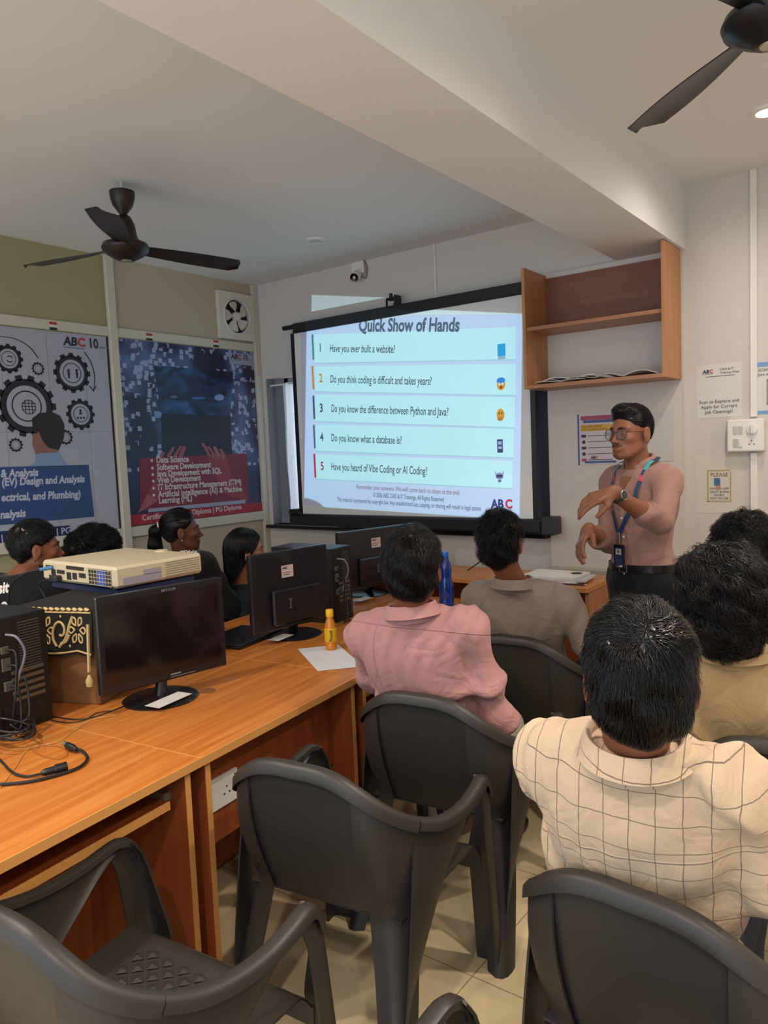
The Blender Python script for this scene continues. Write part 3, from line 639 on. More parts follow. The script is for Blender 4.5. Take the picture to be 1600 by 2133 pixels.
t, A, W_, H_ = notice('blank_notice', 'pale paper sheet on the wall just behind the head of the standing man', 1338, 855, 1403, 962, YP, mat('paper_grey', 'c6c2be', .7))

# ------------------------------------------------------------ switchboard
a, c = P(1514, 942, y=YF-.05), P(1591, 871, y=YF-.05)
sw = thing('switchboard', 'white switchboard with switches, fan regulator knob and socket on the right wall', 'switchboard', (a[0], YF, a[2]))
MB().box((a[0], YF-.05, a[2]), (c[0], YF, c[2]), .006).build('board', M_white, sw)
gw = mat('switch_grey', 'c0bab2', .4); W_ = c[0]-a[0]; H_ = c[2]-a[2]; yb = YF-.05
for i, (fx, fz) in enumerate([(.24, .67), (.38, .67), (.24, .28), (.38, .28)]):
    MB().box((a[0]+W_*(fx-.055), yb-.004-(.004 if i == 3 else 0), a[2]+H_*(fz-.13)), (a[0]+W_*(fx+.055), yb, a[2]+H_*(fz+.13)), .002).build('switch', gw if i < 3 else M_white, sw)
MB().lathe([(.026, 0), (.024, .012), (.010, .014), (.001, .014)], (a[0]+W_*.70, yb, a[2]+H_*.68), 24, (0, -1, 0)).box((a[0]+W_*.70-.006, yb-.028, a[2]+H_*.68-.022), (a[0]+W_*.70+.006, yb-.012, a[2]+H_*.68+.022), .003).build('regulator_knob', M_white, sw, True)
b = MB()
for dx, dz in ((0, .012), (-.011, -.006), (.011, -.006)): b.lathe([(.003, 0), (.003, .0015), (.0001, .0016)], (a[0]+W_*.68+dx, yb, a[2]+H_*.26+dz), 12, (0, -1, 0))
b.build('socket_holes', M_blk, sw)
# ------------------------------------------------------------ front table under the shelf
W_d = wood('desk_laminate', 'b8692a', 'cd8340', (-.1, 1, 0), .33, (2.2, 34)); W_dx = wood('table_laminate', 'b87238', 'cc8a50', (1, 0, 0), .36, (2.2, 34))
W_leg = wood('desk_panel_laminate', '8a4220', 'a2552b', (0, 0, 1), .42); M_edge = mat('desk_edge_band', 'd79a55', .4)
TZ = .86
ft = thing('side_table', 'long wooden table against the front wall below the screen and shelf', 'table', (-2.2, 3.9, 0))
MB().box((-3.3, 3.62, TZ-.025), (-1.45, YF-.17, TZ), .002).build('tabletop', W_dx, ft)
MB().box((-1.475, 3.66, 0), (-1.455, YF-.18, TZ-.025)).build('side_panel', wood('panel_laminate_pale', 'a5673a', 'b57848', (0, 0, 1), .45), ft)
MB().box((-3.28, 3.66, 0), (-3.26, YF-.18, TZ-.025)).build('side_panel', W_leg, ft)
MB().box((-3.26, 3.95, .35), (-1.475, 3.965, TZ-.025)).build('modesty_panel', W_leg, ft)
tag(MB().box((-1.86, YF-.10, TZ-.02), (-1.13, YF-.036, TZ+.012), .003).build('wall_ledge', mat('pale_stone', 'b5ac9c', .5), None), 'pale stone ledge along the wall behind the papers', 'ledge')
for i, (dx, dy, r, m, n) in enumerate([(0, 0, -.06, M_pap, 0), (.03, -.01, .1, mat('paper_b', 'bdbdc0', .7), 1), (-.01, .0, .02, M_pap, 2)]):
    ca, sa = math.cos(r), math.sin(r); o = np.array([-1.68+dx, 3.80+dy, TZ+.001+.012*i])
    tag(MB().box((-.15, -.10, 0), (.15, .10, .0115), .001, (o, (ca, sa, 0), (-sa, ca, 0), (0, 0, 1))).build('paper_booklet', m), ['white paper booklet, lowest of the pile on the table beside the standing man', 'greyish paper booklet in the middle of the pile beside the standing man', 'white booklet with a dark round print, topmost of the pile beside the standing man'][i], 'booklet', 'booklets piled on the table')
Art((-1.68, 3.80, TZ+.037), (1, 0, 0), (0, 1, 0), (0, 0, 1), None).poly(disk(.09, .03, .03, 20), M_ink, .5, 'round_print')
pr_ = bpy.data.objects['round_print']; pr_.parent = [o for o in bpy.data.objects if o.name.startswith('paper_booklet')][2]
pp = thing('pen', 'dark pen lying at the front of the booklet pile', 'pen', (-1.50, 3.70, TZ))
MB().tube([(-1.62, 3.665, TZ+.005), (-1.49, 3.69, TZ+.005)], .0045, 8).build('barrel', M_dark, pp, True)
MB().tube([(-1.49, 3.69, TZ+.005), (-1.478, 3.692, TZ+.005)], [.003, .001], 8).build('tip', M_white, pp, True)

# ------------------------------------------------------------ rows of computer desks
DA = math.radians(6.3); O_ = np.array([-1.686, 1.338, 0]); E1 = np.array([-math.sin(DA), math.cos(DA), 0]); E2 = np.array([-math.cos(DA), -math.sin(DA), 0]); Zv = np.array([0, 0, 1.])
def D(t, s, z): return O_+E1*t+E2*s+Zv*z
fr = (O_, E1, E2, Zv)
def desk(t0, t1, s0, label, front=True, tray=True):
    s1 = s0+.57
    base = D((t0+t1)/2, (s0+s1)/2, 0)
    t = thing('computer_desk', label, 'desk', tuple(base), 0, 'wooden computer desks in two rows back to back')
    g_ = .0015
    MB().box((t0+g_, s0+.003, .726), (t1-g_, s1-.003, .75), .0, fr).build('desktop', W_d, t)
    fs = s0 if front else s1
    b = MB().box((t0+g_, s0, .7255), (t1-g_, s0+.003, .7505), 0, fr).box((t0+g_, s1-.003, .7255), (t1-g_, s1, .7505), 0, fr); b.box((t0, s0, .7255), (t0+g_, s1, .7505), 0, fr).box((t1-g_, s0, .7255), (t1, s1, .7505), 0, fr)
    b.build('edge_band', M_edge, t)
    for a in (t0+.03, t1-.05):
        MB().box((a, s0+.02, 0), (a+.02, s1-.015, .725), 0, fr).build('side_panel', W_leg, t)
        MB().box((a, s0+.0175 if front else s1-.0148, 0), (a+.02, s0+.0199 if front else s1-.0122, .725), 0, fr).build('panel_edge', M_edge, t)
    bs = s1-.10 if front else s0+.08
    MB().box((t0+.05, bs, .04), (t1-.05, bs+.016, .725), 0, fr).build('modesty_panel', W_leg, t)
    if front and tray:
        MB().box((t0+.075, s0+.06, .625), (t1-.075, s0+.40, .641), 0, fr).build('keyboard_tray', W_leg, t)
        MB().box((t0+.075, s0+.056, .62), (t1-.075, s0+.060, .644), 0, fr).build('tray_edge', M_edge, t)
        for a in (t0+.05, t1-.075): MB().box((a, s0+.08, .635), (a+.025, s0+.38, .660), 0, fr).build('tray_rail', mat('metal_rail', 'a8a090', .35, metal=.7), t)
    return t
desk(-.87, 0, 0, 'wooden computer desk nearest the viewer, with loose cables on it')
desk(0, .86, 0, 'wooden computer desk carrying the near monitor with the dark screen', tray=False)
desk(.86, 1.72, 0, 'wooden computer desk with the juice bottle and the white sheet on it')
desk(1.72, 2.30, 0, 'wooden computer desk at the far end of the row, behind the man in pink')
desk(-.87, 0, .573, 'wooden computer desk under the near PC tower, back row', False)
desk(0, .86, .573, 'wooden computer desk under the projector box, back row', False)
desk(.86, 1.72, .573, 'wooden computer desk in the back row before the long haired girl', False)
desk(1.72, 2.30, .573, 'wooden computer desk in the back row nearest the projection screen', False)
# socket plate below the desktop
so = thing('socket_plate', 'white double socket plate fixed under the desk edge between the near desks', 'socket', tuple(D(.15, .10, .5)))
s_a = P(420, 1608, x=-2.02); 
fs_ = .10
MB().box((.06, fs_, .505), (.255, fs_+.012, .605), .002, fr).build('plate', M_white, so)
MB().box((.05, fs_+.012, .40), (.81, fs_+.028, .72), 0, fr).build('backing_board', W_leg, so)
b = MB()
for cx in (.115, .20):
    for dx, dz in ((0, .013), (-.012, -.008), (.012, -.008)): b.lathe([(.0035, -.0008), (.0035, .0005), (.0001, .0006)], D(cx+dx, fs_, .552+dz), 10, -E2)
b.lathe([(.003, 0), (.0001, .001)], D(.24, fs_, .59), 8, -E2)
b.build('socket_holes', M_blk, so)
# cable hole cover
tag(MB().lathe([(.03, 0), (.03, .003), (.024, .004), (.001, .0035)], P(432, 1440, z=.75), 28).build('cable_grommet', mat('grommet_brown', '8a5a34', .4), None, True), 'brown round cable grommet in the desktop beside the near monitor base', 'cable grommet')

# ------------------------------------------------------------ monitors
M_mon = mat('monitor_black', '16161b', .32, coat=.2); M_scr = mat('monitor_glass_dark', '140d10', .12, spec=.6); M_tag = mat('sticker_white', 'c8b8b4', .6)
def monitor(pl, pr2, base, h, front, label, tilt=0):
    """pl, pr2: middle of the left and right screen edges seen from the camera"""
    pl, pr2 = np.array(pl), np.array(pr2); u = pr2-pl; Wd = np.linalg.norm(u); u[2] = 0; u /= np.linalg.norm(u)
    cz = (pl[2]+pr2[2])/2; n = np.cross(u, Zv); n = n if n@(CAM-pl) > 0 else -n         # towards the camera
    v = Zv; c = (pl+pr2)/2; c[2] = cz
    t = thing('monitor', label, 'monitor', (base[0], base[1], .75))
    F_ = (c, u, v, n if front else n)
    if front:   # screen side towards camera
        MB().box((-Wd/2, -h/2, -.030), (Wd/2, h/2, 0), .004, F_).build('casing', M_mon, t)
        MB().box((-Wd/2+.022, -h/2+.03, -.001), (Wd/2-.022, h/2-.02, .0008), 0, F_).build('screen', M_scr, t)
        MB().box((-Wd/2+.06, -h/2+.05, -.05), (Wd/2-.06, h/2-.08, -.028), .01, F_).build('rear_bulge', M_mon, t)
        A = Art(c, u, v, n, t); A.rect(.01, -h/2+.016, .05, -h/2+.021, mat('brand_grey', '8a8a8a', .4), 1.5, 'brand_mark'); A.rect(.01, -h/2+.008, .11, -h/2+.010, mat('brand_grey', '8a8a8a', .4), 1.5, 'brand_mark')
        A.text('M.Y.C.D', -.005, h/2-.016, .012, mat('brand_grey', '8a8a8a', .4), 1.5, 'top_lettering', 1.3, .0004)
        back = -.05
    else:
        MB().box((-Wd/2, -h/2, -.018), (Wd/2, h/2, .012), .006, F_).build('casing', M_mon, t)
        MB().box((-Wd/2+.012, -h/2+.02, -.0195), (Wd/2-.012, h/2-.012, -.0175), 0, F_).build('screen', M_scr, t)
        MB().box((-Wd*.27, -h*.44, .010), (Wd*.36, .005, .032), .008, F_).build('rear_bulge', M_mon, t)
        MB().box((-.055, .055, .012), (.012, .11, .0135), 0, F_).build('label_sticker', M_tag, t)
        A = Art(c, u, v, n, t); A.w = n; A.o = c+n*.0132
        A.text('ABC', -.05, .094, .013, M_ink, 1, 'sticker_lettering', 1.2, .0006)
        A.rect(-.05, .066, -.01, .069, M_ink, 1, 'sticker_rule'); A.rect(-.05, .076, -.002, .079, mat('ink_red', 'a05040', .6), 1, 'sticker_rule')
        A.o = c+n*.0322; A.rect(-.030, -.085, -.024, -.040, mat('monitor_logo', '6a6a70', .4), 1, 'rear_mark'); A.rect(-.037, -.045, -.017, -.040, mat('monitor_logo', '6a6a70', .4), 1, 'rear_mark'); A.rect(-.037, -.085, -.017, -.080, mat('monitor_logo', '6a6a70', .4), 1, 'rear_mark')
        back = .02
    bp = np.array([base[0], base[1], .75])
    nk = c+n*back*(.6 if front else .5); 
    MB().tube([bp+Zv*.012, (bp*.6+np.array([nk[0], nk[1], .75])*.4)+Zv*.06, np.array([nk[0], nk[1], cz-h/2+.06])], [.024, .02, .022], 12).build('neck', M_mon, t, True)
    MB().lathe([(.13, 0), (.132, .004), (.12, .010), (.04, .016), (.001, .017)], bp, 40, sx=1.0).build('base', M_mon, t, True)
    return t, bp, u, n
m1 = monitor(P(206, 1361, d=2.50), P(467, 1285, d=2.83), P(335, 1455, z=.75), .335, True, 'black monitor with its dark screen facing the viewer, on the near desk')
m2 = monitor(P(521, 1246, d=3.30), P(681, 1205, d=3.62), P(612, 1322, z=.75), .355, False, 'black monitor seen from behind with a small sticker, beside the juice bottle')
m3 = monitor(P(704, 1177, d=4.12), P(864, 1142, d=4.50), P(765, 1236, z=.75), .33, False, 'black monitor seen from behind at the far desk, partly hidden by the man in pink')
def slip(name, label, c, u, w_, l, m, z):
    u = np.array(u); u = u/np.linalg.norm(u); v = np.cross(Zv, u); c = np.array([c[0], c[1], z])
    return tag(MB().box((-l/2, -w_/2, 0), (l/2, w_/2, .0012), 0, (c, u, v, Zv)).build(name, m), label, 'paper slip')
slip('paper_slip', 'white paper slip lying on the base of the near monitor', P(352, 1458, z=.767), P(405, 1440, z=.76)-P(325, 1475, z=.76), .065, .16, M_pap, .7675)
slip('paper_slip', 'white paper slip on the base of the monitor beside the juice bottle', P(585, 1328, z=.767), P(610, 1315, z=.76)-P(560, 1335, z=.76), .06, .12, M_pap, .7675)
slip('paper_slip', 'white paper slip on the base of the far monitor', P(755, 1248, z=.767), P(780, 1238, z=.76)-P(735, 1250, z=.76), .06, .12, M_pap, .7675)
# ------------------------------------------------------------ PC towers
def tower(c, hgt, label, wd=.175, dp=.38, ang=0):
    """c = bottom corner of the rear face nearest the viewer's right (max y)"""
    t = thing('pc_tower', label, 'computer', (c[0]-dp/2, c[1]-wd/2, .75))
    ca, sa = math.cos(ang), math.sin(ang); F_ = (np.array([c[0], c[1], .75]), np.array([-ca, -sa, 0]), np.array([sa, -ca, 0]), Zv)   # depth, width, up
    MB().box((0.004, 0, 0), (dp, wd, hgt), .003, F_).build('case', mat('case_black', '17181b', .42), t)
    MB().box((0, .004, .004), (.0035, wd-.004, hgt-.004), 0, F_).build('rear_panel', mat('case_rear', '24231f', .5, metal=.4), t)
    f2 = lambda a, b: MB().box((-.002, a[0], a[1]), (.0, b[0], b[1]), 0, F_)
    b = MB()
    for k in range(18): b.box((-.003, .03, hgt*.52+k*.009), (-.0, wd-.085, hgt*.52+k*.009+.0035), 0, F_)
    b.build('vent_grille', mat('grille_grey', '4a4844', .5), t)
    b = MB()
    for k in range(5): b.box((-.004, .025, .10+k*.022), (-.0, wd-.05, .112+k*.022), .001, F_)
    b.build('slot_covers', mat('slot_metal', '6b6655', .4, metal=.5), t)
    b = MB().box((-.006, wd-.05, hgt*.55), (0, wd-.02, hgt*.66), .001, F_).box((-.008, wd-.045, hgt*.70), (0, wd-.02, hgt*.76), .001, F_)
    b.box((-.01, wd-.05, hgt*.38), (0, wd-.022, hgt*.46), .001, F_)
    b.build('ports', mat('port_grey', '57564f', .4), t)
    b = MB().box((-.003, .03, .02), (0, wd-.02, .085), .001, F_); b.build('power_supply', mat('psu_dark', '2b2a26', .5, metal=.5), t)
    b = MB()
    T = lambda a, b_, c_: F_[0]+F_[1]*a+F_[2]*b_+F_[3]*c_
    for k, (w0, h0) in enumerate([(wd-.035, hgt*.60), (wd-.035, hgt*.73), (wd-.036, hgt*.42), (wd-.06, hgt*.5)]):
        b.tube(spline([T(-.005, w0, h0), T(-.04, w0-.01, h0-.01), T(-.045-.01*k, w0+.01, h0-.12), T(-.03-.008*k, w0+.015*k, .05), T(-.045, wd*.9-.02*k, .006)], 24), .0035, 6)
    b.build('cable', mat('cable_black', '121212', .5), t)
    MB().tube(spline([T(-.005, wd-.04, hgt*.86), T(-.045, wd-.05, hgt*.84), T(-.05, wd-.07, hgt*.70), T(-.03, wd-.06, hgt*.52), T(-.02, wd-.05, hgt*.40)], 24), .004, 8).build('cable', mat('cable_grey_light', '77757c', .5), t, True)
    return t
c1 = P(113, 1497, z=.75)
tower(c1, .375, 'black PC tower with cables, rear side to the viewer, at the left edge', wd=.19, dp=.40, ang=.12)
c2 = P(737, 1285, z=.75)
tower(c2, .375, 'black PC tower standing between the two monitors seen from behind', wd=.175, dp=.38, ang=.1)

# ------------------------------------------------------------ projector on its covered box
M_card = mat('cardboard', '8a6038', .75, var=.06, vscale=8)
bx0 = P(98, 1462, z=.75); bx1 = P(203, 1468, z=.75)
ub = bx1-bx0; ub[2] = 0; wB = np.linalg.norm(ub); ub /= wB; vb = np.cross(Zv, ub)        # vb points away from the camera
F_b = (np.array([bx0[0], bx0[1], .75]), ub, vb, Zv); BH = .335
bxt = thing('cardboard_box', 'brown cardboard box standing on the desk as a support for the projector', 'box', tuple((bx0+bx1)/2+np.array([0, 0, .75-bx0[2]])))
MB().box((-.10, 0, 0), (wB+.012, .34, BH), .003, F_b).build('carton', M_card, bxt)
MB().box((-.03, -.0008, BH-.08), (.06, 0, BH-.03), 0, F_b).build('label', mat('carton_print', '6a4526', .8), bxt)
# patterned cloth
M_cl = mat('cloth_black', '15110d', .85); M_mo = mat('cloth_motif', 'cbb27c', .8)
cl = thing('patterned_cloth', 'black cloth with cream flower and scroll pattern draped over the projector box', 'cloth', tuple(bxt.location))
def clo(s, k, o=0.):    # s along the box front (m), k 0 top .. 1 hem
    hem = .135+.03*math.sin(s*9+1)+(.10 if s > wB-.02 else 0)*0+.22*max(0, (s-wB+.05))*2
    z = BH+.006-hem*k; bulge = -.010-.012*k-.006*math.sin(s*30)*k
    return F_b[0]+ub*s+vb*(bulge-o)+Zv*z
rows = []
for s in np.linspace(-.105, wB+.015, 30):
    top = [F_b[0]+ub*s+vb*a+Zv*(BH+.008) for a in (.34, .2, .1, .02)]; rows.append(top+[clo(s, k) for k in np.linspace(0, 1, 10)])
MB().loft(rows, thick=.003).build('cloth_sheet', M_cl, cl, True, 70)
rows = [[F_b[0]+ub*(-.105-.03*k-.02*math.sin(a*20)*k)+vb*a+Zv*(BH+.008-.16*k) for k in np.linspace(0, 1, 6)] for a in np.linspace(0, .34, 12)]
MB().loft(rows, thick=.003).build('cloth_side', M_cl, cl, True, 70)
def mot(fn, pts, r): return [tuple(fn(a, k)) for a, k in pts]
b = MB()
def ctube(pts, r=.0038):
    q = spline(pts, max(8, len(pts)*5)); b.tube([clo(s, k, .004) for s, k in q], r, 6)
for i, s0 in enumerate([.035, wB*.78]):
    for j in range(6):
        a = 2*PI*j/6; ctube([(s0+.010*math.cos(a)*1, .45+.10*math.sin(a)), (s0+.026*math.cos(a-.3), .45+.24*math.sin(a-.3)), (s0+.034*math.cos(a), .45+.32*math.sin(a)), (s0+.026*math.cos(a+.3), .45+.24*math.sin(a+.3)), (s0+.010*math.cos(a), .45+.10*math.sin(a))], .003)
sc0 = wB*.46
ctube([(sc0+.035*(1-t)*math.cos(7.5*t+2), .48+.33*(1-t)*math.sin(7.5*t+2)) for t in np.linspace(0, .85, 12)], .0045)
ctube([(sc0-.005, .80), (sc0+.02, .62), (sc0+.035, .35), (sc0+.05, .15)], .005); ctube([(sc0+.0, .72), (sc0+.02, .70), (sc0+.035, .55)], .004)
for kk in (.06, .93): ctube([(s, kk) for s in np.linspace(-.10, wB+.01, 10)], .0035)
for s in np.arange(-.09, wB, .024): ctube([(s, -.02), (s+.010, .0), (s+.012, .02)], .006)
for s, k in ((.0, .9), (sc0, .15), (wB*.62, .8), (-.02, .2)): b.lathe([(.006, 0), (.004, .002), (.0001, .003)], clo(s, k, .003), 10, -vb)
ctube([(-.10, .35), (-.07, .2), (-.04, .35), (-.06, .6), (-.09, .75)], .005); ctube([(-.09, .5), (-.07, .45), (-.05, .52)], .004)
b.build('scroll_pattern', M_mo, cl, True)
b = MB(); hang = [clo(wB+.0, k, .006)+Zv*0 for k in np.linspace(.3, 1.3, 6)]
b.tube(hang, .006, 6); b.lathe([(.012, -.02), (.014, 0), (.004, .02)], hang[-1]-Zv*.03, 12); b.build('tassel', M_mo, cl, True)
# blue flat box under the projector
pa, pb_, pc = P(90, 1210, z=1.118), P(242, 1231, z=1.118), P(369, 1193, z=1.118)
PZ = 1.118
u1 = pb_-pa; W1 = np.linalg.norm(u1); u1 /= W1; u2 = pc-pb_; W2 = np.linalg.norm(u2); u2 /= W2
u2 = np.cross(Zv, u1); 
F_p = (np.array([pa[0], pa[1], PZ]), u1, u2, Zv)
nb = tag(MB().box((.03, .02, -.028), (W1-.03, W2-.02, -.001), .004, F_p).build('blue_folder', mat('folder_blue', '1d2c50', .45)), 'dark blue flat box lying between the projector and the cloth', 'box')
M_prj = mat('projector_cream', 'cfc0a0', .42); M_prd = mat('port_black', '2a2a2c', .5)
HJ = .088
pj_ = thing('projector', 'cream projector with ports and vents facing the viewer, throwing the slide onto the screen', 'projector', tuple(F_p[0]+u1*W1/2+u2*W2/2))
MB().box((0, 0, .006), (W1, W2, HJ), .010, F_p).build('casing', M_prj, pj_)
MB().box((.02, .012, -.0005), (.06, .05, .008), 0, F_p).box((W1-.06, .012, -.0005), (W1-.02, .05, .008), 0, F_p).box((.1, W2-.05, -.0005), (.2, W2-.02, .008), 0, F_p).build('foot', M_prd, pj_)
b = MB(); nf_ = -u2
for k in range(5): b.box((W1*.66+0, -.0015, .012+k*.0145), (W1*.95, 0, .014+k*.0145), 0, F_p)
for k in range(9): b.box((W1*.66+k*W1*.29/8-.0008, -.0015, .012), (W1*.66+k*W1*.29/8+.0008, 0, .072), 0, F_p)
b.build('vent_grille', M_prj, pj_)
MB().box((W1*.66, -.0008, .010), (W1*.955, .002, .074), 0, F_p).build('vent_opening', mat('vent_dark', '2e3038', .4), pj_)
MB().box((W1*.78, -.0012, .014), (W1*.87, -.0008, .072), 0, F_p).build('vent_glow', mat('vent_blue', '3a58b0', .5), pj_)
b = MB()
for (x0, z0, x1, z1) in [(.06, .056, .16, .070), (.36, .062, .60, .076), (.14, .030, .20, .055), (.22, .040, .33, .055), (.36, .020, .42, .050), (.44, .024, .50, .050), (.53, .034, .62, .052), (.10, .012, .13, .03)]:
    b.box((W1*x0, -.0015, z0), (W1*x1, 0, z1), .0, F_p)
b.build('ports', M_prd, pj_)
b = MB()
for k in range(7): b.box((W1, W2*.55, .018+k*.009), (W1+.0012, W2*.96, .020+k*.009), 0, F_p)
b.build('side_vent', mat('vent_shadow', '7a6c54', .6), pj_)
MB().box((W1, W2*.08, .014), (W1+.0008, W2*.50, .044), 0, F_p).box((W1, W2*.30, .04), (W1+.0008, W2*.50, .062), 0, F_p).build('label_sticker', mat('label_lilac', 'a49ca4', .6), pj_)
b = MB().lathe([(.03, 0), (.028, .012), (.001, .014)], F_p[0]+u1*W1*.55+u2*W2*.93+Zv*(HJ-.006), 24); b.build('focus_ring', M_prj, pj_, True)
lensp = F_p[0]+u1*W1*.62+u2*(W2+.004)+Zv*.056
MB().lathe([(.03, -.02), (.03, .012), (.024, .014), (.02, .004), (.001, .006)], lensp-u2*.002, 28, u2).build('lens', mat('lens_black', '08080a', .12), pj_, True)
cb = thing('display_cable', 'black cable with a blue plug curving out of the projector rear', 'cable', tuple(F_p[0]))
p0 = F_p[0]+u1*W1*.17-u2*.006+Zv*.063
MB().tube([p0, p0-u2*.045-Zv*.004-u1*.015], [.008, .0075], 10).build('plug', mat('plug_blue', '4f86b4', .4), cb, True)
q = p0-u2*.045-Zv*.004-u1*.015
MB().tube(spline([q, q-u2*.04-u1*.03-Zv*.008, q-u2*.07-u1*.09-Zv*.05, q-u2*.07-u1*.135-Zv*.14, q-u2*.05-u1*.14-Zv*.25, q-u1*.13-Zv*.30], 30), .004, 8).build('lead', mat('cable_black', '121212', .5), cb, True)
cb = thing('power_cable', 'black power plug and lead hanging from the lower port of the projector', 'cable', tuple(F_p[0]))
p0 = F_p[0]+u1*W1*.23-u2*.004+Zv*.022
MB().box((W1*.20, -.028, .010), (W1*.29, 0, .034), .004, F_p).build('plug', M_prd, cb)
MB().tube(spline([p0-u2*.02, p0-u2*.04-u1*.03-Zv*.006, p0-u2*.045-u1*.06-Zv*.03, p0-u2*.03-u1*.035-Zv*.10, p0-u2*.035-u1*.0-Zv*.19, p0-u2*.05+u1*.02-Zv*.27, p0-u2*.05-u1*.03-Zv*.335], 34), .0035, 8).build('lead', mat('cable_black', '121212', .5), cb, True)
# projector beam: a lamp in the lens with a rectangular gate
pl = bpy.data.lights.new('projector_beam', 'SPOT'); pl.energy = PROJ[0]; pl.color = (1, 1, 1); pl.spot_size = math.radians(100); pl.spot_blend = 0; pl.shadow_soft_size = .004
plo = bpy.data.objects.new('projector_beam', pl); col.objects.link(plo); plo.parent = pj_
LP = lensp+u2*.03
plo.location = tuple(LP-np.array(pj_.location)); plo.rotation_euler = (PI/2, 0, 0)          # looks along +Y; local x = X, local y = Z
pl.use_nodes = True; nt = pl.node_tree; nt.nodes.clear()
class G2(NG):
    def __init__(s, nt): s.nt = nt
g = G2(nt); tc = g.n('TexCoord'); spx = g.n('SeparateXYZ'); g.link(tc.outputs['Normal'], spx.inputs[0])
# local direction: (x, y, -1 forward)
iz = g.m('DIVIDE', 1., g.m('ABSOLUTE', spx.outputs[2])); U_ = g.m('MULTIPLY', spx.outputs[0], iz); V_ = g.m('MULTIPLY', spx.outputs[1], iz)
def dirto(p): d = np.array(p)-LP; return np.array([d[0]/d[1], d[2]/d[1]])
ov = P(649, 614, y=YF); ov2 = P(803, 614, y=YF)
c_tr = P(1090, 653, y=YS); c_br = P(1083, 1083, y=YS); c_bl = P(633, 1054, y=YS)
gate = [dirto(ov), dirto(c_tr), dirto(c_br), dirto(c_bl)]      # clockwise seen from the lamp
print('GATE', gate, 'lens', LP)
ins = None
for i in range(4):
    a, c = gate[i], gate[(i+1) % 4]; e = c-a; nx, ny = e[1], -e[0]          # inside is to the right of a clockwise edge
    L_ = math.hypot(nx, ny); nx /= L_; ny /= L_
    dd = g.m('ADD', g.m('ADD', g.m('MULTIPLY', U_, nx), g.m('MULTIPLY', V_, ny)), -(a[0]*nx+a[1]*ny))
    k = g.m('MINIMUM', g.m('MAXIMUM', g.m('MULTIPLY', dd, 900.), 0.), 1.)
    ins = k if ins is None else g.m('MULTIPLY', ins, k)
fl_ = g.m('POWER', g.m('ADD', 1., g.m('ADD', g.m('MULTIPLY', U_, U_), g.m('MULTIPLY', V_, V_))), 1.5)   # the optics spread the light evenly over a flat screen
em = g.n('Emission'); em.inputs[0].default_value = (*PROJ[1], 1); g.link(g.m('MULTIPLY', ins, fl_), em.inputs[1])
lo = g.n('OutputLight'); g.link(em.outputs[0], lo.inputs[0])

# ------------------------------------------------------------ small things on the desks
lt = thing('closed_laptop', 'flat black closed laptop lying on the desk left of the monitor seen from behind', 'laptop', tuple(P(520, 1320, z=.75)))
la, lb, lc_ = P(450, 1335, z=.775), P(500, 1343, z=.775), P(590, 1306, z=.775)
uu = lc_-lb; Lw = np.linalg.norm(uu); uu /= Lw; vv = np.cross(Zv, uu)
F_l = (np.array([lb[0], lb[1], .75]), uu, vv, Zv)
MB().box((0, 0, .0), (Lw*.98, .24, .013), .004, F_l).build('laptop_base', M_dark, lt)
MB().box((0, 0, .0135), (Lw*.98, .24, .022), .003, F_l).build('laptop_lid', mat('lid_dark', '1c1e24', .35), lt)
sp_ = [P(620, 1352, z=.7515), P(705, 1343, z=.7515), P(757, 1388, z=.7515), P(662, 1398, z=.7515)]
tag(MB().add([p for p in sp_]+[p+Zv*.0008 for p in sp_], [(0, 3, 2, 1), (4, 5, 6, 7), (0, 1, 5, 4), (1, 2, 6, 5), (2, 3, 7, 6), (3, 0, 4, 7)]).build('paper_sheet', mat('paper_bright', 'd8d6dc', .7)), 'white sheet of paper lying on the desk under the juice bottle', 'paper')
bp = P(690, 1352, z=.753)
bo = thing('juice_bottle', 'small orange juice bottle with a yellow cap standing on the white sheet', 'bottle', tuple(bp))
prof = [(.001, 0), (.024, 0), (.026, .006), (.026, .022), (.024, .026), (.0255, .032), (.0265, .075), (.0265, .088), (.023, .104), (.017, .120), (.0145, .126), (.0145, .135), (.001, .135)]
MB().lathe([(r*.98, z*1.08) for r, z in prof], bp, 32).build('bottle_body', mat('juice_orange', 'c87814', .12, coat=.6), bo, True)
MB().lathe([(.0262, .034*1.08), (.0268, .036*1.08), (.0268, .086*1.08), (.0262, .088*1.08)], bp, 32).build('label', mat('label_yellow', 'd8a818', .35), bo, True)
MB().lathe([(.0158, .133*1.08), (.0165, .135*1.08), (.0165, .158*1.08), (.015, .161*1.08), (.001, .161*1.08)], bp, 28).build('cap', mat('cap_yellow', 'f0bc1c', .35), bo, True)
# vertical lettering on the label
tow = CAM-bp; tow[2] = 0; tow /= np.linalg.norm(tow); sd = np.cross(Zv, tow)
Art(bp+tow*.0272, Zv, -sd, tow, bo).text('Frooti', .040, -.008, .020, mat('label_brown', '6a4a14', .5), 1, 'label_lettering', .95, .0008)
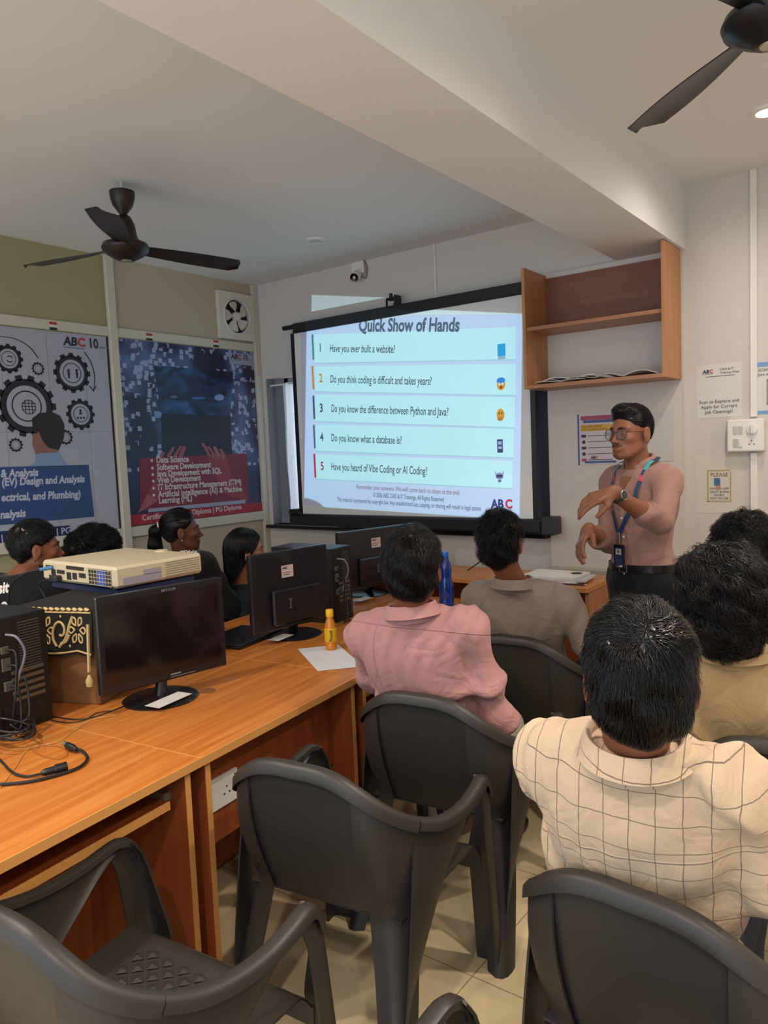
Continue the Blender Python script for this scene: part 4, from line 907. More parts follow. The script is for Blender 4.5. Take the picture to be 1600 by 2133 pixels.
# blue water bottle
wp = P(931, 1268, z=.75)
wb_ = thing('water_bottle', 'blue glass-like water bottle standing behind the shoulder of the man in pink', 'bottle', tuple(wp))
prof = [(.001, 0), (.036, 0), (.039, .01), (.039, .05), (.036, .06), (.039, .07), (.039, .13), (.032, .16), (.030, .18), (.033, .21), (.030, .235), (.020, .262), (.016, .275), (.001, .276)]
MB().lathe([(r, z) for r, z in prof], wp, 36).build('bottle_body', mat('bottle_blue', '1646a8', .08, trans=.45, coat=.5), wb_, True)
MB().lathe([(.0165, .272), (.019, .275), (.019, .300), (.017, .304), (.001, .304)], wp, 28).build('cap', mat('bottle_cap_blue', '2a6ad0', .3), wb_, True)
tag(MB().box((-.06, -.05, 0), (.08, .05, .006), .001, (P(985, 1283, z=.75), (.9, .3, 0), (-.3, .9, 0), (0, 0, 1))).build('phone_slab', mat('paper_blueish', 'b8c4d0', .4)), 'pale booklet lying on the desk right of the blue water bottle', 'booklet')
# cables lying on the near desk
cb = thing('power_lead', 'thick black power lead with two plugs lying on the near desk', 'cable', tuple(P(110, 1600, z=.75)))
pts = [P(-60, 1640, z=.756), P(0, 1634, z=.756), P(60, 1628, z=.756), P(120, 1614, z=.756), P(165, 1598, z=.756), P(182, 1580, z=.757), P(172, 1565, z=.76), P(158, 1560, z=.762)]
MB().tube(spline(pts, 50), .0045, 8).build('lead', mat('cable_black', '121212', .5), cb, True)
a, c = P(160, 1562, z=.762), P(140, 1552, z=.765)
MB().tube([a, (a+c)/2, c], [.006, .011, .010], 10).build('plug', M_dark, cb, True)
MB().tube([c, c+(c-a)*.35], [.008, .008], 10).build('plug_tip', mat('tip_silver', 'b0a898', .3, metal=.8), cb, True)
cb = thing('cable_coupler', 'black cable with an inline coupler lying on the near desk', 'cable', tuple(P(110, 1605, z=.75)))
MB().tube(spline([P(-30, 1560, z=.756), P(0, 1583, z=.756), P(25, 1608, z=.756), P(55, 1617, z=.756), P(85, 1612, z=.756)], 30), .0035, 8).build('lead', mat('cable_black', '121212', .5), cb, True)
a, c = P(86, 1611, z=.765), P(139, 1596, z=.765)
MB().tube([a, a+(c-a)*.15, a+(c-a)*.5, a+(c-a)*.55, c], [.006, .010, .010, .013, .013], 10).build('coupler', M_dark, cb, True)
CT = [([(0, 1640), (30, 1600), (60, 1560), (120, 1545), (150, 1525), (190, 1500), (240, 1490)], 'thin pale wire straggling from the left edge past the near PC tower', 'c49a5a', .0012),
      ([(110, 1492), (150, 1498), (185, 1496), (225, 1484), (260, 1470)], 'thin black wire running from the near PC tower to the monitor base', '241812', .002),
      ([(105, 1500), (140, 1505), (175, 1500), (200, 1486), (230, 1480)], 'second thin black wire crossing the desk seam near the monitor base', '241812', .0018),
      ([(50, 1545), (80, 1570), (120, 1580), (140, 1570), (125, 1555), (90, 1552)], 'thin tan wire loop on the near desk behind the power lead', 'a5662c', .0012)]
for pts, lb_, c_, r_ in CT:
    tag(MB().tube(spline([P(x, y, z=.7535) for x, y in pts], 40), r_, 6).build('thin_wire', mat('wire_'+c_, c_, .5), None, True), lb_, 'wire')
cb = MB()
for k in range(9):
    a0 = rng.uniform(0, 6); c_ = P(8+rng.uniform(-10, 14), 1512+rng.uniform(-8, 12), z=.76+.007*k)
    cb.tube([c_+np.array([.10*math.cos(t+a0)*(1+.05*k % .1), .055*math.sin(t+a0), .006*math.sin(2*t+k)]) for t in np.linspace(0, 5.6, 26)], .0034, 6)
tag(cb.build('cable_bundle', mat('cable_black_glossy', '1a1614', .35), None, True), 'tangled coil of black cables at the foot of the near PC tower', 'cable')
tag(MB().tube(spline([(-2.10, YF-.3, 1.07), (-2.12, YF-.28, 1.0), (-2.2, YF-.3, .93), (-2.28, YF-.35, .865)], 20), .004, 6).build('hanging_cable', mat('cable_black', '121212', .5), None, True), 'black cable hanging from the screen housing down to the side table', 'cable')
# ------------------------------------------------------------ moulded plastic armchairs
M_ch = mat('chair_plastic', '322f2b', .44, spec=.45, bump=.10, bscale=420)
def mirror(V): V = np.array(V, float).copy(); V[..., 0] *= -1; return V
T_ = np.array([(0, -.292, .825), (.065, -.291, .824), (.122, -.288, .812), (.170, -.277, .785), (.210, -.255, .750), (.243, -.215, .712), (.268, -.160, .677), (.285, -.090, .648), (.294, -.01, .632), (.298, .07, .629), (.298, .14, .638), (.295, .185, .645), (.292, .215, .638)])
B_ = np.array([(0, -.205, .43), (.06, -.205, .43), (.11, -.203, .43), (.16, -.197, .43), (.200, -.182, .43), (.225, -.155, .43), (.238, -.120, .43), (.244, -.08, .43), (.248, -.035, .44), (.255, .015, .475), (.268, .08, .54), (.280, .145, .61), (.286, .19, .645)])
TS_ = np.array([(.262, -.175, .685), (.272, -.15, .672), (.285, -.090, .648), (.294, -.01, .632), (.298, .07, .629), (.298, .14, .638), (.295, .185, .645), (.292, .21, .638)])
BS_ = np.array([(.262, -.275, .12), (.260, -.240, .20), (.262, -.185, .285), (.266, -.115, .37), (.271, -.035, .46), (.278, .055, .535), (.285, .14, .60), (.289, .20, .628)])
def rim_strip(T, side, w=.030, lip=.020):
    """rolled rim: flat top with an outer lip, swept along T"""
    rows = []
    n = len(T); tn = np.gradient(T, axis=0); tn /= np.linalg.norm(tn, axis=1)[:, None]
    for i in range(n):
        ou = np.cross(tn[i], [0, 0, 1.]); ou /= np.linalg.norm(ou)+1e-9
        if ou@np.array([T[i][0], T[i][1]+.0, 0]) < 0: ou = -ou
        upv = np.cross(ou, tn[i]); upv = upv if upv[2] > 0 else -upv
        prof = [(-w*.45, -.010), (-w*.40, .003), (-w*.1, .0085), (w*.35, .006), (w*.62, -.003), (w*.68, -lip), (w*.58, -lip), (w*.50, -.008), (w*.2, -.002), (-w*.3, -.004)]
        rows.append([T[i]+ou*a+upv*c for a, c in prof])
        rows[-1].append(rows[-1][0])
    return rows
def chair_proto():
    t = empty('plastic_armchair')
    ns = 60
    Tc = spline(T_, ns); Bc = spline(B_, ns)
    def shell(i0, i1, nv=14, inset=0):
        rows = []
        for i in range(i0, i1):
            r = []
            for k in np.linspace(0, 1, nv):
                p = Tc[i]*(1-k)+Bc[i]*k
                p = p+np.array([0, -.022*math.sin(PI*k)*(1 if i < 26 else .2), 0]); r.append(p)
            rows.append(r)
        return rows
    # backrest: centre panel plus shoulders of the shell
    R_ = shell(0, 27); Lr = [mirror(r) for r in R_[::-1]]
    full = [list(r) for r in Lr[:-1]]+R_
    MB().loft(full, thick=.006).build('backrest', M_ch, t, True, 60, fix=False)
    rimT = np.vstack([mirror(Tc[:30])[::-1][:-1], Tc[:30]])
    b = MB(); b.loft(rim_strip(rimT, 1, .034, .026)); b.build('back_rim', M_ch, t, True, 50, fix=False)
    for sx in (1, -1):
        f = (lambda V: np.array(V)) if sx > 0 else mirror
        b = MB()
        # side web under the arm
        TSc, BSc = spline(TS_, 36), spline(BS_, 36)
        rows = [f([TSc[i]*(1-k)+BSc[i]*k+np.array([.006*math.sin(PI*k), 0, 0]) for k in np.linspace(0, 1, 16)]) for i in range(36)]
        b.loft(rows, thick=.005*sx)
        arm = np.vstack([Tc[29:], spline([Tc[-1], (.291, .236, .615), (.291, .248, .58)], 8)[1:]])
        w_ = .036
        R2 = rim_strip(arm, 1, w_, .020); b.loft([f(r) for r in R2])
        b.build('armrest', M_ch, t, True, 50, fix=False)
        # front leg: angle section from the arm end to the floor
        b = MB(); rows = []
        for k in np.linspace(0, 1, 18):
            z = .636*(1-k); yc = .212+.075*k**.9; wy = .034-.008*k; x = .290+.004*k
            if k < .12: yc -= .03*(1-k/.12)**2
            rows.append(f([(x-.075+.035*k*0, yc+wy*.9, z), (x-.03, yc+wy, z), (x-.006, yc+wy*.95, z), (x+.008, yc+wy*.6, z), (x+.012, yc, z), (x+.010, yc-wy, z)] if k > .38 else [(x-.022-.05*max(0, (k-.1)/.28), yc+wy*.9, z), (x-.018, yc+wy, z), (x-.004, yc+wy*.95, z), (x+.008, yc+wy*.6, z), (x+.012, yc, z), (x+.010, yc-wy, z)]))
        b.loft(rows, thick=.006*sx); b.build('leg', M_ch, t, True, 55, fix=False)
        # rear leg: wide angle section from below the rim down to the floor
        b = MB(); rows = []; ii = [13, 16, 18.5, 20.5, 22.5, 25, 28]
        def sh_pt(i, k):
            j = int(i); fr_ = i-j; Tq = Tc[j]*(1-fr_)+Tc[j+1]*fr_; Bq = Bc[j]*(1-fr_)+Bc[j+1]*fr_
            p = Tq*(1-k)+Bq*k; p = p+np.array([0, -.022*math.sin(PI*k)*(1 if i < 26 else .2), 0])
            o = np.array([p[0]*.8, p[1], 0]); return p+o/np.linalg.norm(o)*(.004+.010*min(1, k*3))
        for k in np.linspace(.03, 1, 9): rows.append([sh_pt(i, k) for i in ii])
        cx, cy = .265, -.325
        F0 = np.array([(cx-.042, cy+.004, 0), (cx-.025, cy-.006, 0), (cx-.012, cy-.014, 0), (cx+.004, cy-.012, 0), (cx+.014, cy+.004, 0), (cx+.018, cy+.028, 0), (cx+.018, cy+.05, 0)]); R0 = np.array(rows[-1])
        for k in np.linspace(0, 1, 12)[1:]: rows.append(list(R0*(1-k)+F0*k+np.array([0, .012*math.sin(PI*k), 0])))
        rows = [f(r) for r in rows]
        b.loft(rows, thick=-.006*sx); b.build('leg', M_ch, t, True, 50, fix=False)
    # seat with raised diamonds and front apron
    rows = []
    for yy in np.linspace(-.205, .235, 30):
        r = []
        for xx in np.linspace(-1, 1, 31):
            w_ = .235+.035*min(1, max(0, (yy+.2)/.4)); x = xx*w_
            z = .425-.022*math.cos(xx*PI/2)*math.sin((yy+.205)/.44*PI)+.01*((yy+.2)/.44)
            if yy > .19: z -= .06*((yy-.19)/.045)**2*.8
            r.append((x, yy if yy < .235 else .238, z))
        rows.append(r)
    b = MB(); b.loft(rows, thick=-.006)
    rows = [[(x, .236+.006*math.cos(x*5), z) for x in np.linspace(-.27, .27, 13)] for z in (.39, .36, .335)]
    b.loft(rows, thick=.005); b.build('seat', M_ch, t, True, 50, fix=False)
    b = MB()
    for i in range(7):
        for j in range(7):
            for h2 in (0, .5):
                x, y = -.165+(i+h2)*.052, -.15+(j+h2)*.046
                if abs(x) > .18 or y > .15: continue
                z = .425-.022*math.cos(x/.25*PI/2)*math.sin((y+.205)/.44*PI)+.01*((y+.2)/.44)+.001
                b.add([(x-.02, y, z), (x, y-.018, z), (x+.02, y, z), (x, y+.018, z), (x, y, z+.004)], [(0, 1, 4), (1, 2, 4), (2, 3, 4), (3, 0, 4)])
    b.build('seat_pattern', M_ch, t, False, fix=False)
    return t
CH0 = chair_proto(); first = [True]
def copy_tree(o, parent=None):
    c = o.copy(); col.objects.link(c); c.parent = parent
    for ch in o.children: copy_tree(ch, c)
    return c
def chair(x, y, deg, label, s=1.0):
    o = CH0 if first[0] else copy_tree(CH0); first[0] = False
    o.location = (x, y, 0); o.rotation_euler = (0, 0, math.radians(deg)); o.scale = (s, s, s)
    return tag(o, label, 'chair', 'dark grey plastic armchairs')
chair(-1.35, .875, 5, 'empty dark grey plastic armchair at the bottom left corner')
chair(-1.335, 1.605, 8, 'empty dark grey plastic armchair in the middle of the picture, before the near desk')
chair(-1.36, 2.20, 7, 'dark grey plastic armchair under the man in the pink shirt')
chair(-1.42, 2.99, 4, 'dark grey plastic armchair under the man in the brown-grey shirt')
chair(-.398, 1.525, -5, 'dark grey plastic armchair under the man in the checked shirt, at the bottom right')
chair(-.30, 2.34, -3, 'dark grey plastic armchair under the curly haired man in the khaki shirt')
chair(-.385, .835, 0, 'dark grey plastic armchair of which only an arm shows at the bottom edge')
chair(-3.47, 2.56, -25, 'dark grey plastic armchair under the girl with the ponytail')
chair(-3.27, 2.99, -25, 'dark grey plastic armchair under the girl with long loose hair')
chair(-3.44, 1.70, -20, 'dark grey plastic armchair under the boy in the black lettered T-shirt')
chair(-.45, 3.05, -3, 'dark grey plastic armchair under the dark haired man at the right edge')
# ------------------------------------------------------------ smooth bodies from blended volumes
# primitive: (op, kind, data, k)   kinds: 'c' tapered capsule (a, b, ra, rb), 'e' ellipsoid (c, R(3x3 rows=axes), radii)
def cap(a, b, ra, rb=None, k=.02, op='u'): return (op, 'c', (np.array(a, float), np.array(b, float), ra, ra if rb is None else rb), k)
def ell(c, r, R=None, k=.02, op='u'): return (op, 'e', (np.array(c, float), np.eye(3) if R is None else np.array(R, float), np.array(r, float)), k)
def pbound(p):
    if p[1] == 'c': a, b, ra, rb = p[2]; return (a+b)/2, np.linalg.norm(a-b)/2+max(ra, rb)
    return p[2][0], p[2][2].max()
def pdist(p, X):
    if p[1] == 'c':
        a, b, ra, rb = p[2]; ab = b-a; L = ab@ab+1e-12; t = np.clip(((X-a)@ab)/L, 0, 1)
        return np.linalg.norm(X-a-t[:, None]*ab, axis=1)-(ra+(rb-ra)*t)
    c, R, r = p[2]; q = (X-c)@R.T; k0 = np.linalg.norm(q/r, axis=1); k1 = np.linalg.norm(q/(r*r), axis=1)+1e-9
    return k0*(k0-1)/k1
def ev(prims, X, post=None):
    d = np.full(len(X), 1.)
    for p in prims:
        e = pdist(p, X); k = p[3]
        if p[0] == 'u': h = np.maximum(k-np.abs(d-e), 0)/k; d = np.minimum(d, e)-h*h*k*.25
        else: e = -e; h = np.maximum(k-np.abs(d-e), 0)/k; d = np.maximum(d, e)+h*h*k*.25
    if post is not None: d = post(X, d)
    return d
def grad(prims, X, post=None, e=.002):
    g = np.stack([ev(prims, X+np.eye(3)[i]*e, post)-ev(prims, X-np.eye(3)[i]*e, post) for i in range(3)], 1)
    return g/(np.linalg.norm(g, axis=1)[:, None]+1e-9)
B_N = 12
def mesh_sdf(prims, h, post=None, keep=None, pad=.03):
    us = [p for p in prims if p[0] == 'u']; bb = [pbound(p) for p in us]
    lo = np.min([c-r for c, r in bb], 0)-pad; hi = np.max([c+r for c, r in bb], 0)+pad
    bs = B_N*h; n = np.ceil((hi-lo)/bs).astype(int)
    ii = np.stack(np.meshgrid(*[np.arange(k) for k in n], indexing='ij'), -1).reshape(-1, 3)
    cen = lo+(ii+.5)*bs; R = bs*.87
    dd = ev(prims, cen, None); m = np.abs(dd) < R*1.35+pad*.8
    if keep is not None: m &= keep(cen, R)
    ii, cen = ii[m], cen[m]
    G = np.arange(B_N+2); gg = np.stack(np.meshgrid(G, G, G, indexing='ij'), -1).reshape(-1, 3)
    tot = n*B_N+4; keyf = lambda I: (I[..., 0]*tot[1]+I[..., 1])*tot[2]+I[..., 2]
    K = []; VV = []; QA = []
    corner = np.array([[a, b, c] for a in (0, 1) for b in (0, 1) for c in (0, 1)])
    edges = [(i, j) for i in range(8) for j in range(i+1, 8) if np.abs(corner[i]-corner[j]).sum() == 1]
    for I0, c in zip(ii, cen):
        loc = [p for p in prims if np.linalg.norm(pbound(p)[0]-c) < pbound(p)[1]+R+.07]
        if not loc: continue
        X = lo+(I0*B_N+gg)*h
        D = ev(loc, X, post).reshape(B_N+2, B_N+2, B_N+2)
        if D.min() > 0 or D.max() < 0: continue
        S = D < 0
        M = B_N+1
        cs = [D[a:a+M, b:b+M, c_:c_+M] for a, b, c_ in corner]
        cnt = sum((x < 0).astype(np.int8) for x in cs); act = (cnt > 0) & (cnt < 8)
        idx = np.argwhere(act)
        if not len(idx): continue
        vals = np.stack([x[act] for x in cs], 1)
        acc = np.zeros((len(idx), 3)); num = np.zeros(len(idx))
        for i, j in edges:
            a, b = vals[:, i], vals[:, j]; s = (a < 0) != (b < 0); t = np.where(s, a/(a-b+1e-12), 0)
            acc += np.where(s[:, None], corner[i]+(corner[j]-corner[i])*t[:, None], 0); num += s
        pos = lo+(I0*B_N+idx+acc/num[:, None])*h
        K.append(keyf(I0*B_N+idx)); VV.append(pos)
        for ax in range(3):
            o1, o2 = [(1, 2), (2, 0), (0, 1)][ax]
            sl0 = [slice(1, M)]*3; sl1 = list(sl0); sl1[ax] = slice(2, M+1); sl0 = tuple(sl0); sl1 = tuple(sl1)
            # edge from grid point p to p+ax, p index in 1..B_N (owned); cells p, p-o1, p-o2, p-o1-o2 all active within block
            a, b = S[sl0], S[sl1]; E = np.argwhere(a != b)+1
            if not len(E): continue
            fl = a[tuple((E-1).T)]
            e1 = np.zeros(3, int); e1[o1] = 1; e2 = np.zeros(3, int); e2[o2] = 1
            q = np.stack([keyf(I0*B_N+E), keyf(I0*B_N+E-e1), keyf(I0*B_N+E-e1-e2), keyf(I0*B_N+E-e2)], 1)
            q[~fl] = q[~fl][:, ::-1]; QA.append(q)
    if not K: return np.zeros((0, 3)), np.zeros((0, 4), int)
    K = np.concatenate(K); VV = np.concatenate(VV); uk, ui = np.unique(K, return_index=True); V = VV[ui]
    Q = np.concatenate(QA); J = np.searchsorted(uk, Q); J = np.clip(J, 0, len(uk)-1); ok = (uk[J] == Q).all(1); F = J[ok]
    F = F[:, ::-1]
    if keep is not None:
        ok = keep(V[F].mean(1), 0); F = F[ok]
        used = np.unique(F); rm = np.full(len(V), -1); rm[used] = np.arange(len(used)); V = V[used]; F = rm[F]
    return V, F
def sdf_obj(name, prims, h, m, parent, post=None, parts=None):
    """parts: list of (centre, radius, h) regions meshed finer; still one mesh"""
    Vs, Fs = [], []; n = 0
    if parts:
        def k0(X, R):
            ok = np.ones(len(X), bool)
            for c, r, _ in parts: ok &= np.linalg.norm(X-c, axis=1) > r-R-.006
            return ok
        sets = [(h, k0)]+[(hh, (lambda X, R, c=c, r=r: np.linalg.norm(X-c, axis=1) < r+R)) for c, r, hh in parts]
    else: sets = [(h, None)]
    for hh, kf in sets:
        V, F = mesh_sdf(prims, hh, post, kf)
        Vs.append(V); Fs.append(F+n); n += len(V)
    V = np.vstack(Vs)-off(parent); F = np.vstack(Fs)
    me = raw_mesh(name, V, F, None, True)
    return link(name, me, m, parent)
def nrm(v): v = np.array(v, float); return v/np.linalg.norm(v)
def frame(f, up_=(0, 0, 1)):
    f = nrm(f); r = nrm(np.cross(f, up_)); u = np.cross(r, f); return np.array([r, f, u])    # rows right, forward, up

# ---- head in its own frame, as primitives placed at c with frame R (rows right, forward, up), scale s
def head_prims(c, R, s=1., ears=True):
    W = lambda p: c+(np.array(p)*s)@R
    P_ = []
    P_.append(ell(W((0, -.012, .030)), np.array((.0745, .095, .086))*s, R, .02))
    P_.append(ell(W((0, .028, -.028)), np.array((.060, .062, .078))*s, R, .03))
    P_.append(ell(W((0, .040, -.072)), np.array((.046, .044, .036))*s, R, .025))
    P_.append(ell(W((0, .072, -.100)), np.array((.020, .015, .014))*s, R, .02))
    for x in (-1, 1):
        P_.append(cap(W((x*.052, .0, -.055)), W((x*.034, .055, -.092)), .016*s, .013*s, .02))
        P_.append(ell(W((x*.040, .062, -.022)), np.array((.020, .018, .015))*s, R, .02))
        P_.append(cap(W((x*.012, .084, .019)), W((x*.046, .070, .021)), .010*s, .008*s, .014))
        P_.append(ell(W((x*.031, .090, .002)), np.array((.016, .012, .011))*s, R, .010, 's'))
        P_.append(ell(W((x*.031, .073, .001)), np.array((.0135, .0135, .0125))*s, R, .004))
    P_.append(cap(W((0, .084, .010)), W((0, .104, -.028)), .0075*s, .0100*s, .012))
    P_.append(ell(W((0, .108, -.034)), np.array((.0095, .0095, .0085))*s, R, .006))
    for x in (-1, 1): P_.append(ell(W((x*.0115, .097, -.037)), np.array((.0075, .009, .0065))*s, R, .006))
    P_.append(ell(W((0, .078, -.062)), np.array((.026, .018, .018))*s, R, .015))
    P_.append(cap(W((-.017, .089, -.0600)), W((.017, .089, -.0600)), .0048*s, None, .005))
    P_.append(cap(W((-.014, .089, -.0700)), W((.014, .089, -.0700)), .0062*s, None, .005))
    P_.append(cap(W((-.020, .097, -.0652)), W((.020, .097, -.0652)), .0022*s, None, .004, 's'))
    if ears:
        for x in (-1, 1):
            P_.append(ell(W((x*.083, -.008, -.006)), np.array((.009, .020, .033))*s, R@np.array([[1, -.3*x*0, 0], [0, 1, 0], [0, 0, 1]]), .008))
            P_.append(ell(W((x*.082, -.010, -.034)), np.array((.007, .011, .013))*s, R, .008))
            P_.append(ell(W((x*.093, .000, .002)), np.array((.006, .011, .018))*s, R, .004, 's'))
    return P_
def hand_prims(w_, dr, back, side, curls, L=.185, spread=.10, thumb=.5):
    """w_ wrist, dr towards fingers, back = normal of the back of the hand, side = +1 if thumb lies towards cross(dr, back)"""
    dr = nrm(dr); back = nrm(back-dr*(np.array(back)@dr)); lat = np.cross(dr, back)*side; s = L/.185; P_ = []
    P_.append(cap(w_-dr*.02*s, w_+dr*.025*s, .024*s, .024*s, .02))
    offs = [.030, .010, -.010, -.028]; ln = [(.043, .026, .020), (.047, .030, .021), (.044, .027, .020), (.034, .021, .018)]; pm = [.088, .091, .086, .078]
    for i in range(4):
        k0 = w_+dr*.018*s+lat*offs[i]*.55*s; kn = w_+(dr*pm[i]+lat*offs[i]-back*.0)*s
        P_.append(cap(k0, kn, .0150*s, .0112*s, .012))
        d = nrm(dr+lat*offs[i]*spread*20); p = kn; a = 0; rr = [.0098, .0088, .0078]
        for j in range(3):
            a += curls[i]*(.55 if j == 0 else .75)
            dj = d*math.cos(a)-back*math.sin(a); q = p+dj*ln[i][j]*s
            P_.append(cap(p, q, rr[j]*s*(1 if i < 3 else .88), rr[j]*s*.90*(1 if i < 3 else .88), .0035)); p = q
    t0 = w_+(dr*.022+lat*.018-back*.008)*s; t1 = t0+(dr*.036+lat*.030-back*.012)*s
    td = nrm(dr*.8+lat*(.45*(1-thumb))-back*.55*thumb); t2 = t1+td*.032*s; t3 = t2+nrm(td-back*.25*thumb-lat*.15)*.026*s
    P_ += [cap(t0, t1, .017*s, .0128*s, .014), cap(t1, t2, .0115*s, .0100*s, .006), cap(t2, t3, .0100*s, .0082*s, .005)]
    return P_
def torso_prims(S, pel, R, w_=.18, k=.05, g=0., fat=1., loose=0.):
    """S = mid shoulder point, pel = pelvis centre, R rows right/forward/up of the torso; g inflates"""
    r, f, u = R; H_ = np.linalg.norm(S-pel)
    P_ = [ell(S-u*.115-f*.004, (w_*.90+g, .108*fat+g, .165+g), R, k), cap(S+r*w_*.80-u*.018, S-r*w_*.80-u*.018, .052+g, None, k),
          ell(S*.45+pel*.55, (.140*fat+g+loose, .100*fat+g+loose*.5, .19+g), R, k), ell(pel+u*.02, (.150*fat+g+loose, .105*fat+g+loose*.4, .12+g), R, k),
          ell(S+r*w_*.45-u*.10-f*.05, (.075+g, .05+g, .10+g), R, k), ell(S-r*w_*.45-u*.10-f*.05, (.075+g, .05+g, .10+g), R, k),
          cap(S+u*.028+r*.02, S+r*w_*.72-u*.004, .042+g*1.1, .040+g, k), cap(S+u*.028-r*.02, S-r*w_*.72-u*.004, .042+g*1.1, .040+g, k)]
    for x in (1, -1): P_.append(ell(S+r*x*(w_-.006)-u*.034, (.050+g, .055+g, .060+g), R, .04))
    return P_

# ---- hair
def hair_mat(name, c='0c0a0a', rough=.34, spec=.4): return mat(name, c, rough, spec=spec)
def strands(prims, post, seeds, flow, n, L, seg=7, r=.0011, lift=.006, jit=.35, curl=0, curlf=30, rs=0, follow=.35):
    """n strands rooted on seeds, combed along flow(P, N), hugging the cap surface"""
    rg = np.random.default_rng(rs); idx = rg.integers(0, len(seeds), n); p = seeds[idx]+rg.normal(0, .002, (n, 3))
    N = grad(prims, p, post); d0 = ev(prims, p, post); p = p-N*d0[:, None]
    ln = L*(.55+.6*rg.random(n)); tgt = lift*(.15+rg.random(n)); jd = rg.normal(0, jit, (n, 3))
    d = flow(p, N)+jd; path = [p-N*.002]; cur = p.copy(); ph = rg.random(n)*6.28; off_ = []
    for s in range(seg):
        N = grad(prims, cur, post); t = d-N*(d*N).sum(1)[:, None]; t /= np.linalg.norm(t, axis=1)[:, None]+1e-9
        cur = cur+t*(ln/seg)[:, None]
        dd = ev(prims, cur, post); a = tgt*((s+1)/seg)**.8
        cur = cur-N*np.clip(dd-a, -.03, .004)[:, None]
        d = t*(1-follow)+(flow(cur, N)+jd)*follow
        q = cur
        if curl:
            bn = np.cross(t, N); w_ = curl*min(1, (s+1)/3); a2 = ph+curlf*(s+1)/seg
            q = cur+N*(w_*(np.sin(a2)+.6))[:, None]+bn*(w_*np.cos(a2))[:, None]
        path.append(q)
    Pt = np.stack(path, 1)
    m = Pt.shape[1]; T = np.gradient(Pt, axis=1); T /= np.linalg.norm(T, axis=2)[..., None]+1e-9
    ref = N[:, None, :]+0*T; A_ = np.cross(T, ref); A_ /= np.linalg.norm(A_, axis=2)[..., None]+1e-9; Bv = np.cross(T, A_)
    rad = r*(.7+.6*rg.random(n))[:, None]*np.linspace(1, .15, m)[None]**.7
    V = np.stack([Pt+(A_*math.cos(q)+Bv*math.sin(q)*.6)*rad[..., None] for q in (0, 2.094, 4.189)], 2)   # n,m,3,3
    base = np.arange(n)[:, None, None]*m*3+np.arange(m-1)[None, :, None]*3
    F = np.stack([np.stack([base[..., 0]+a, base[..., 0]+b, base[..., 0]+3+b, base[..., 0]+3+a], -1) for a, b in ((0, 1), (1, 2), (2, 0))], 2)
    return V.reshape(-1, 3), F.reshape(-1, 4)
def hair_obj(c, R, s, m, parent, cap_r, plane=None, nape=False, ear=True, flow=None, n=2500, L=.05, extra=(), noise=.003, hcap=.005, name='hair', cut=None, **kw):
    """cap_r = radii of the hair volume; plane = ((y,z) point, (ny,nz)) hair kept on the positive side"""
    W = lambda p: c+(np.array(p)*s)@R
    pr_ = [ell(W((0, -.014, .034)), np.array(cap_r)*s, R, .02)]+[ell(W(e[0]), np.array(e[1])*s, R, e[2] if len(e) > 2 else .02) for e in extra]
    if nape: pr_.append(ell(W((0, -.042, -.036)), np.array((.070, .052, .056))*s, R, .03))
    (y0, z0), (ny, nz) = plane or ((.085, .062), (-.79, .61))
    nn = math.hypot(ny, nz); ny /= nn; nz /= nn
    sn = np.random.default_rng(int(abs(c[0]*1000)) % 97).uniform(0, 6, 6)
    def post(X, d):
        q = ((X-c)@R.T)/s
        d = d+noise*(np.sin(q[:, 0]*75+sn[0]+2*np.sin(q[:, 2]*40+sn[1]))*np.sin(q[:, 1]*60+sn[2])+.6*np.sin(q[:, 2]*90+q[:, 0]*50+sn[3]))
        e = -((q[:, 1]-y0)*ny+(q[:, 2]-z0)*nz)*s
        if cut is not None: e = np.minimum(e, cut(q)*s) if False else np.maximum(e, cut(q)*s)
        k = .012; h_ = np.maximum(k-np.abs(d-e), 0)/k; d = np.maximum(d, e)+h_*h_*k*.25
        if ear:
            for x in (-1, 1):
                e2 = (.031-np.linalg.norm((q-np.array([x*.090, -.002, -.014]))*np.array([.7, 1, .82]), axis=1))*s
                h_ = np.maximum(.006-np.abs(d-e2), 0)/.006; d = np.maximum(d, e2)+h_*h_*.0015
        return d
    V, F = mesh_sdf(pr_, hcap, post)
    N = grad(pr_, V, post) if len(V) else V
    fl = (lambda P_, N_: np.array(flow((P_-c)@R.T/s, N_@R.T))@R) if flow else (lambda P_, N_: np.tile(R[1]*1.0-R[2]*.3, (len(P_), 1)))
    sd_ = V
    if ear:
        ql = ((V-c)@R.T)/s; kp = np.ones(len(V), bool)
        for x in (-1, 1): kp &= np.linalg.norm((ql-np.array([x*.085, .002, .004]))*np.array([.7, 1, .8]), axis=1) > .040
        sd_ = V[kp]
    V2, F2 = strands(pr_, post, sd_, fl, n, L*s, **kw)
    Vall = np.vstack([V, V2])-off(parent); Fall = np.vstack([F, F2+len(V)])
    return link(name, raw_mesh(name, Vall, Fall, None, True), m, parent), pr_, post
def folds(amp, dirs, f1=30, f2=9, seed=0, mask=None):
    rg = np.random.default_rng(seed); ph = rg.uniform(0, 6, 6)
    def fn(X, d):
        u_ = X@dirs[0]; v_ = X@dirs[1]; w_ = X@dirs[2]
        wv = np.sin(f2*v_+ph[0]+1.7*np.sin(f2*.8*u_+ph[1]))+.7*np.sin(f2*1.7*w_+ph[2])
        a = np.sin(f1*u_+2.4*wv+ph[3]); a = np.where(a > 0, np.abs(a)**2.2, -.45*np.abs(a)**.8)
        k = .5+.5*np.sin(7*u_+9*v_+ph[4]+1.3*np.sin(6*w_)); k = k*k
        e = -1.9*amp*a*k+.25*amp*np.sin(95*v_+5*wv)
        if mask is not None: e = e*mask(X)
        return d+e
    return fn
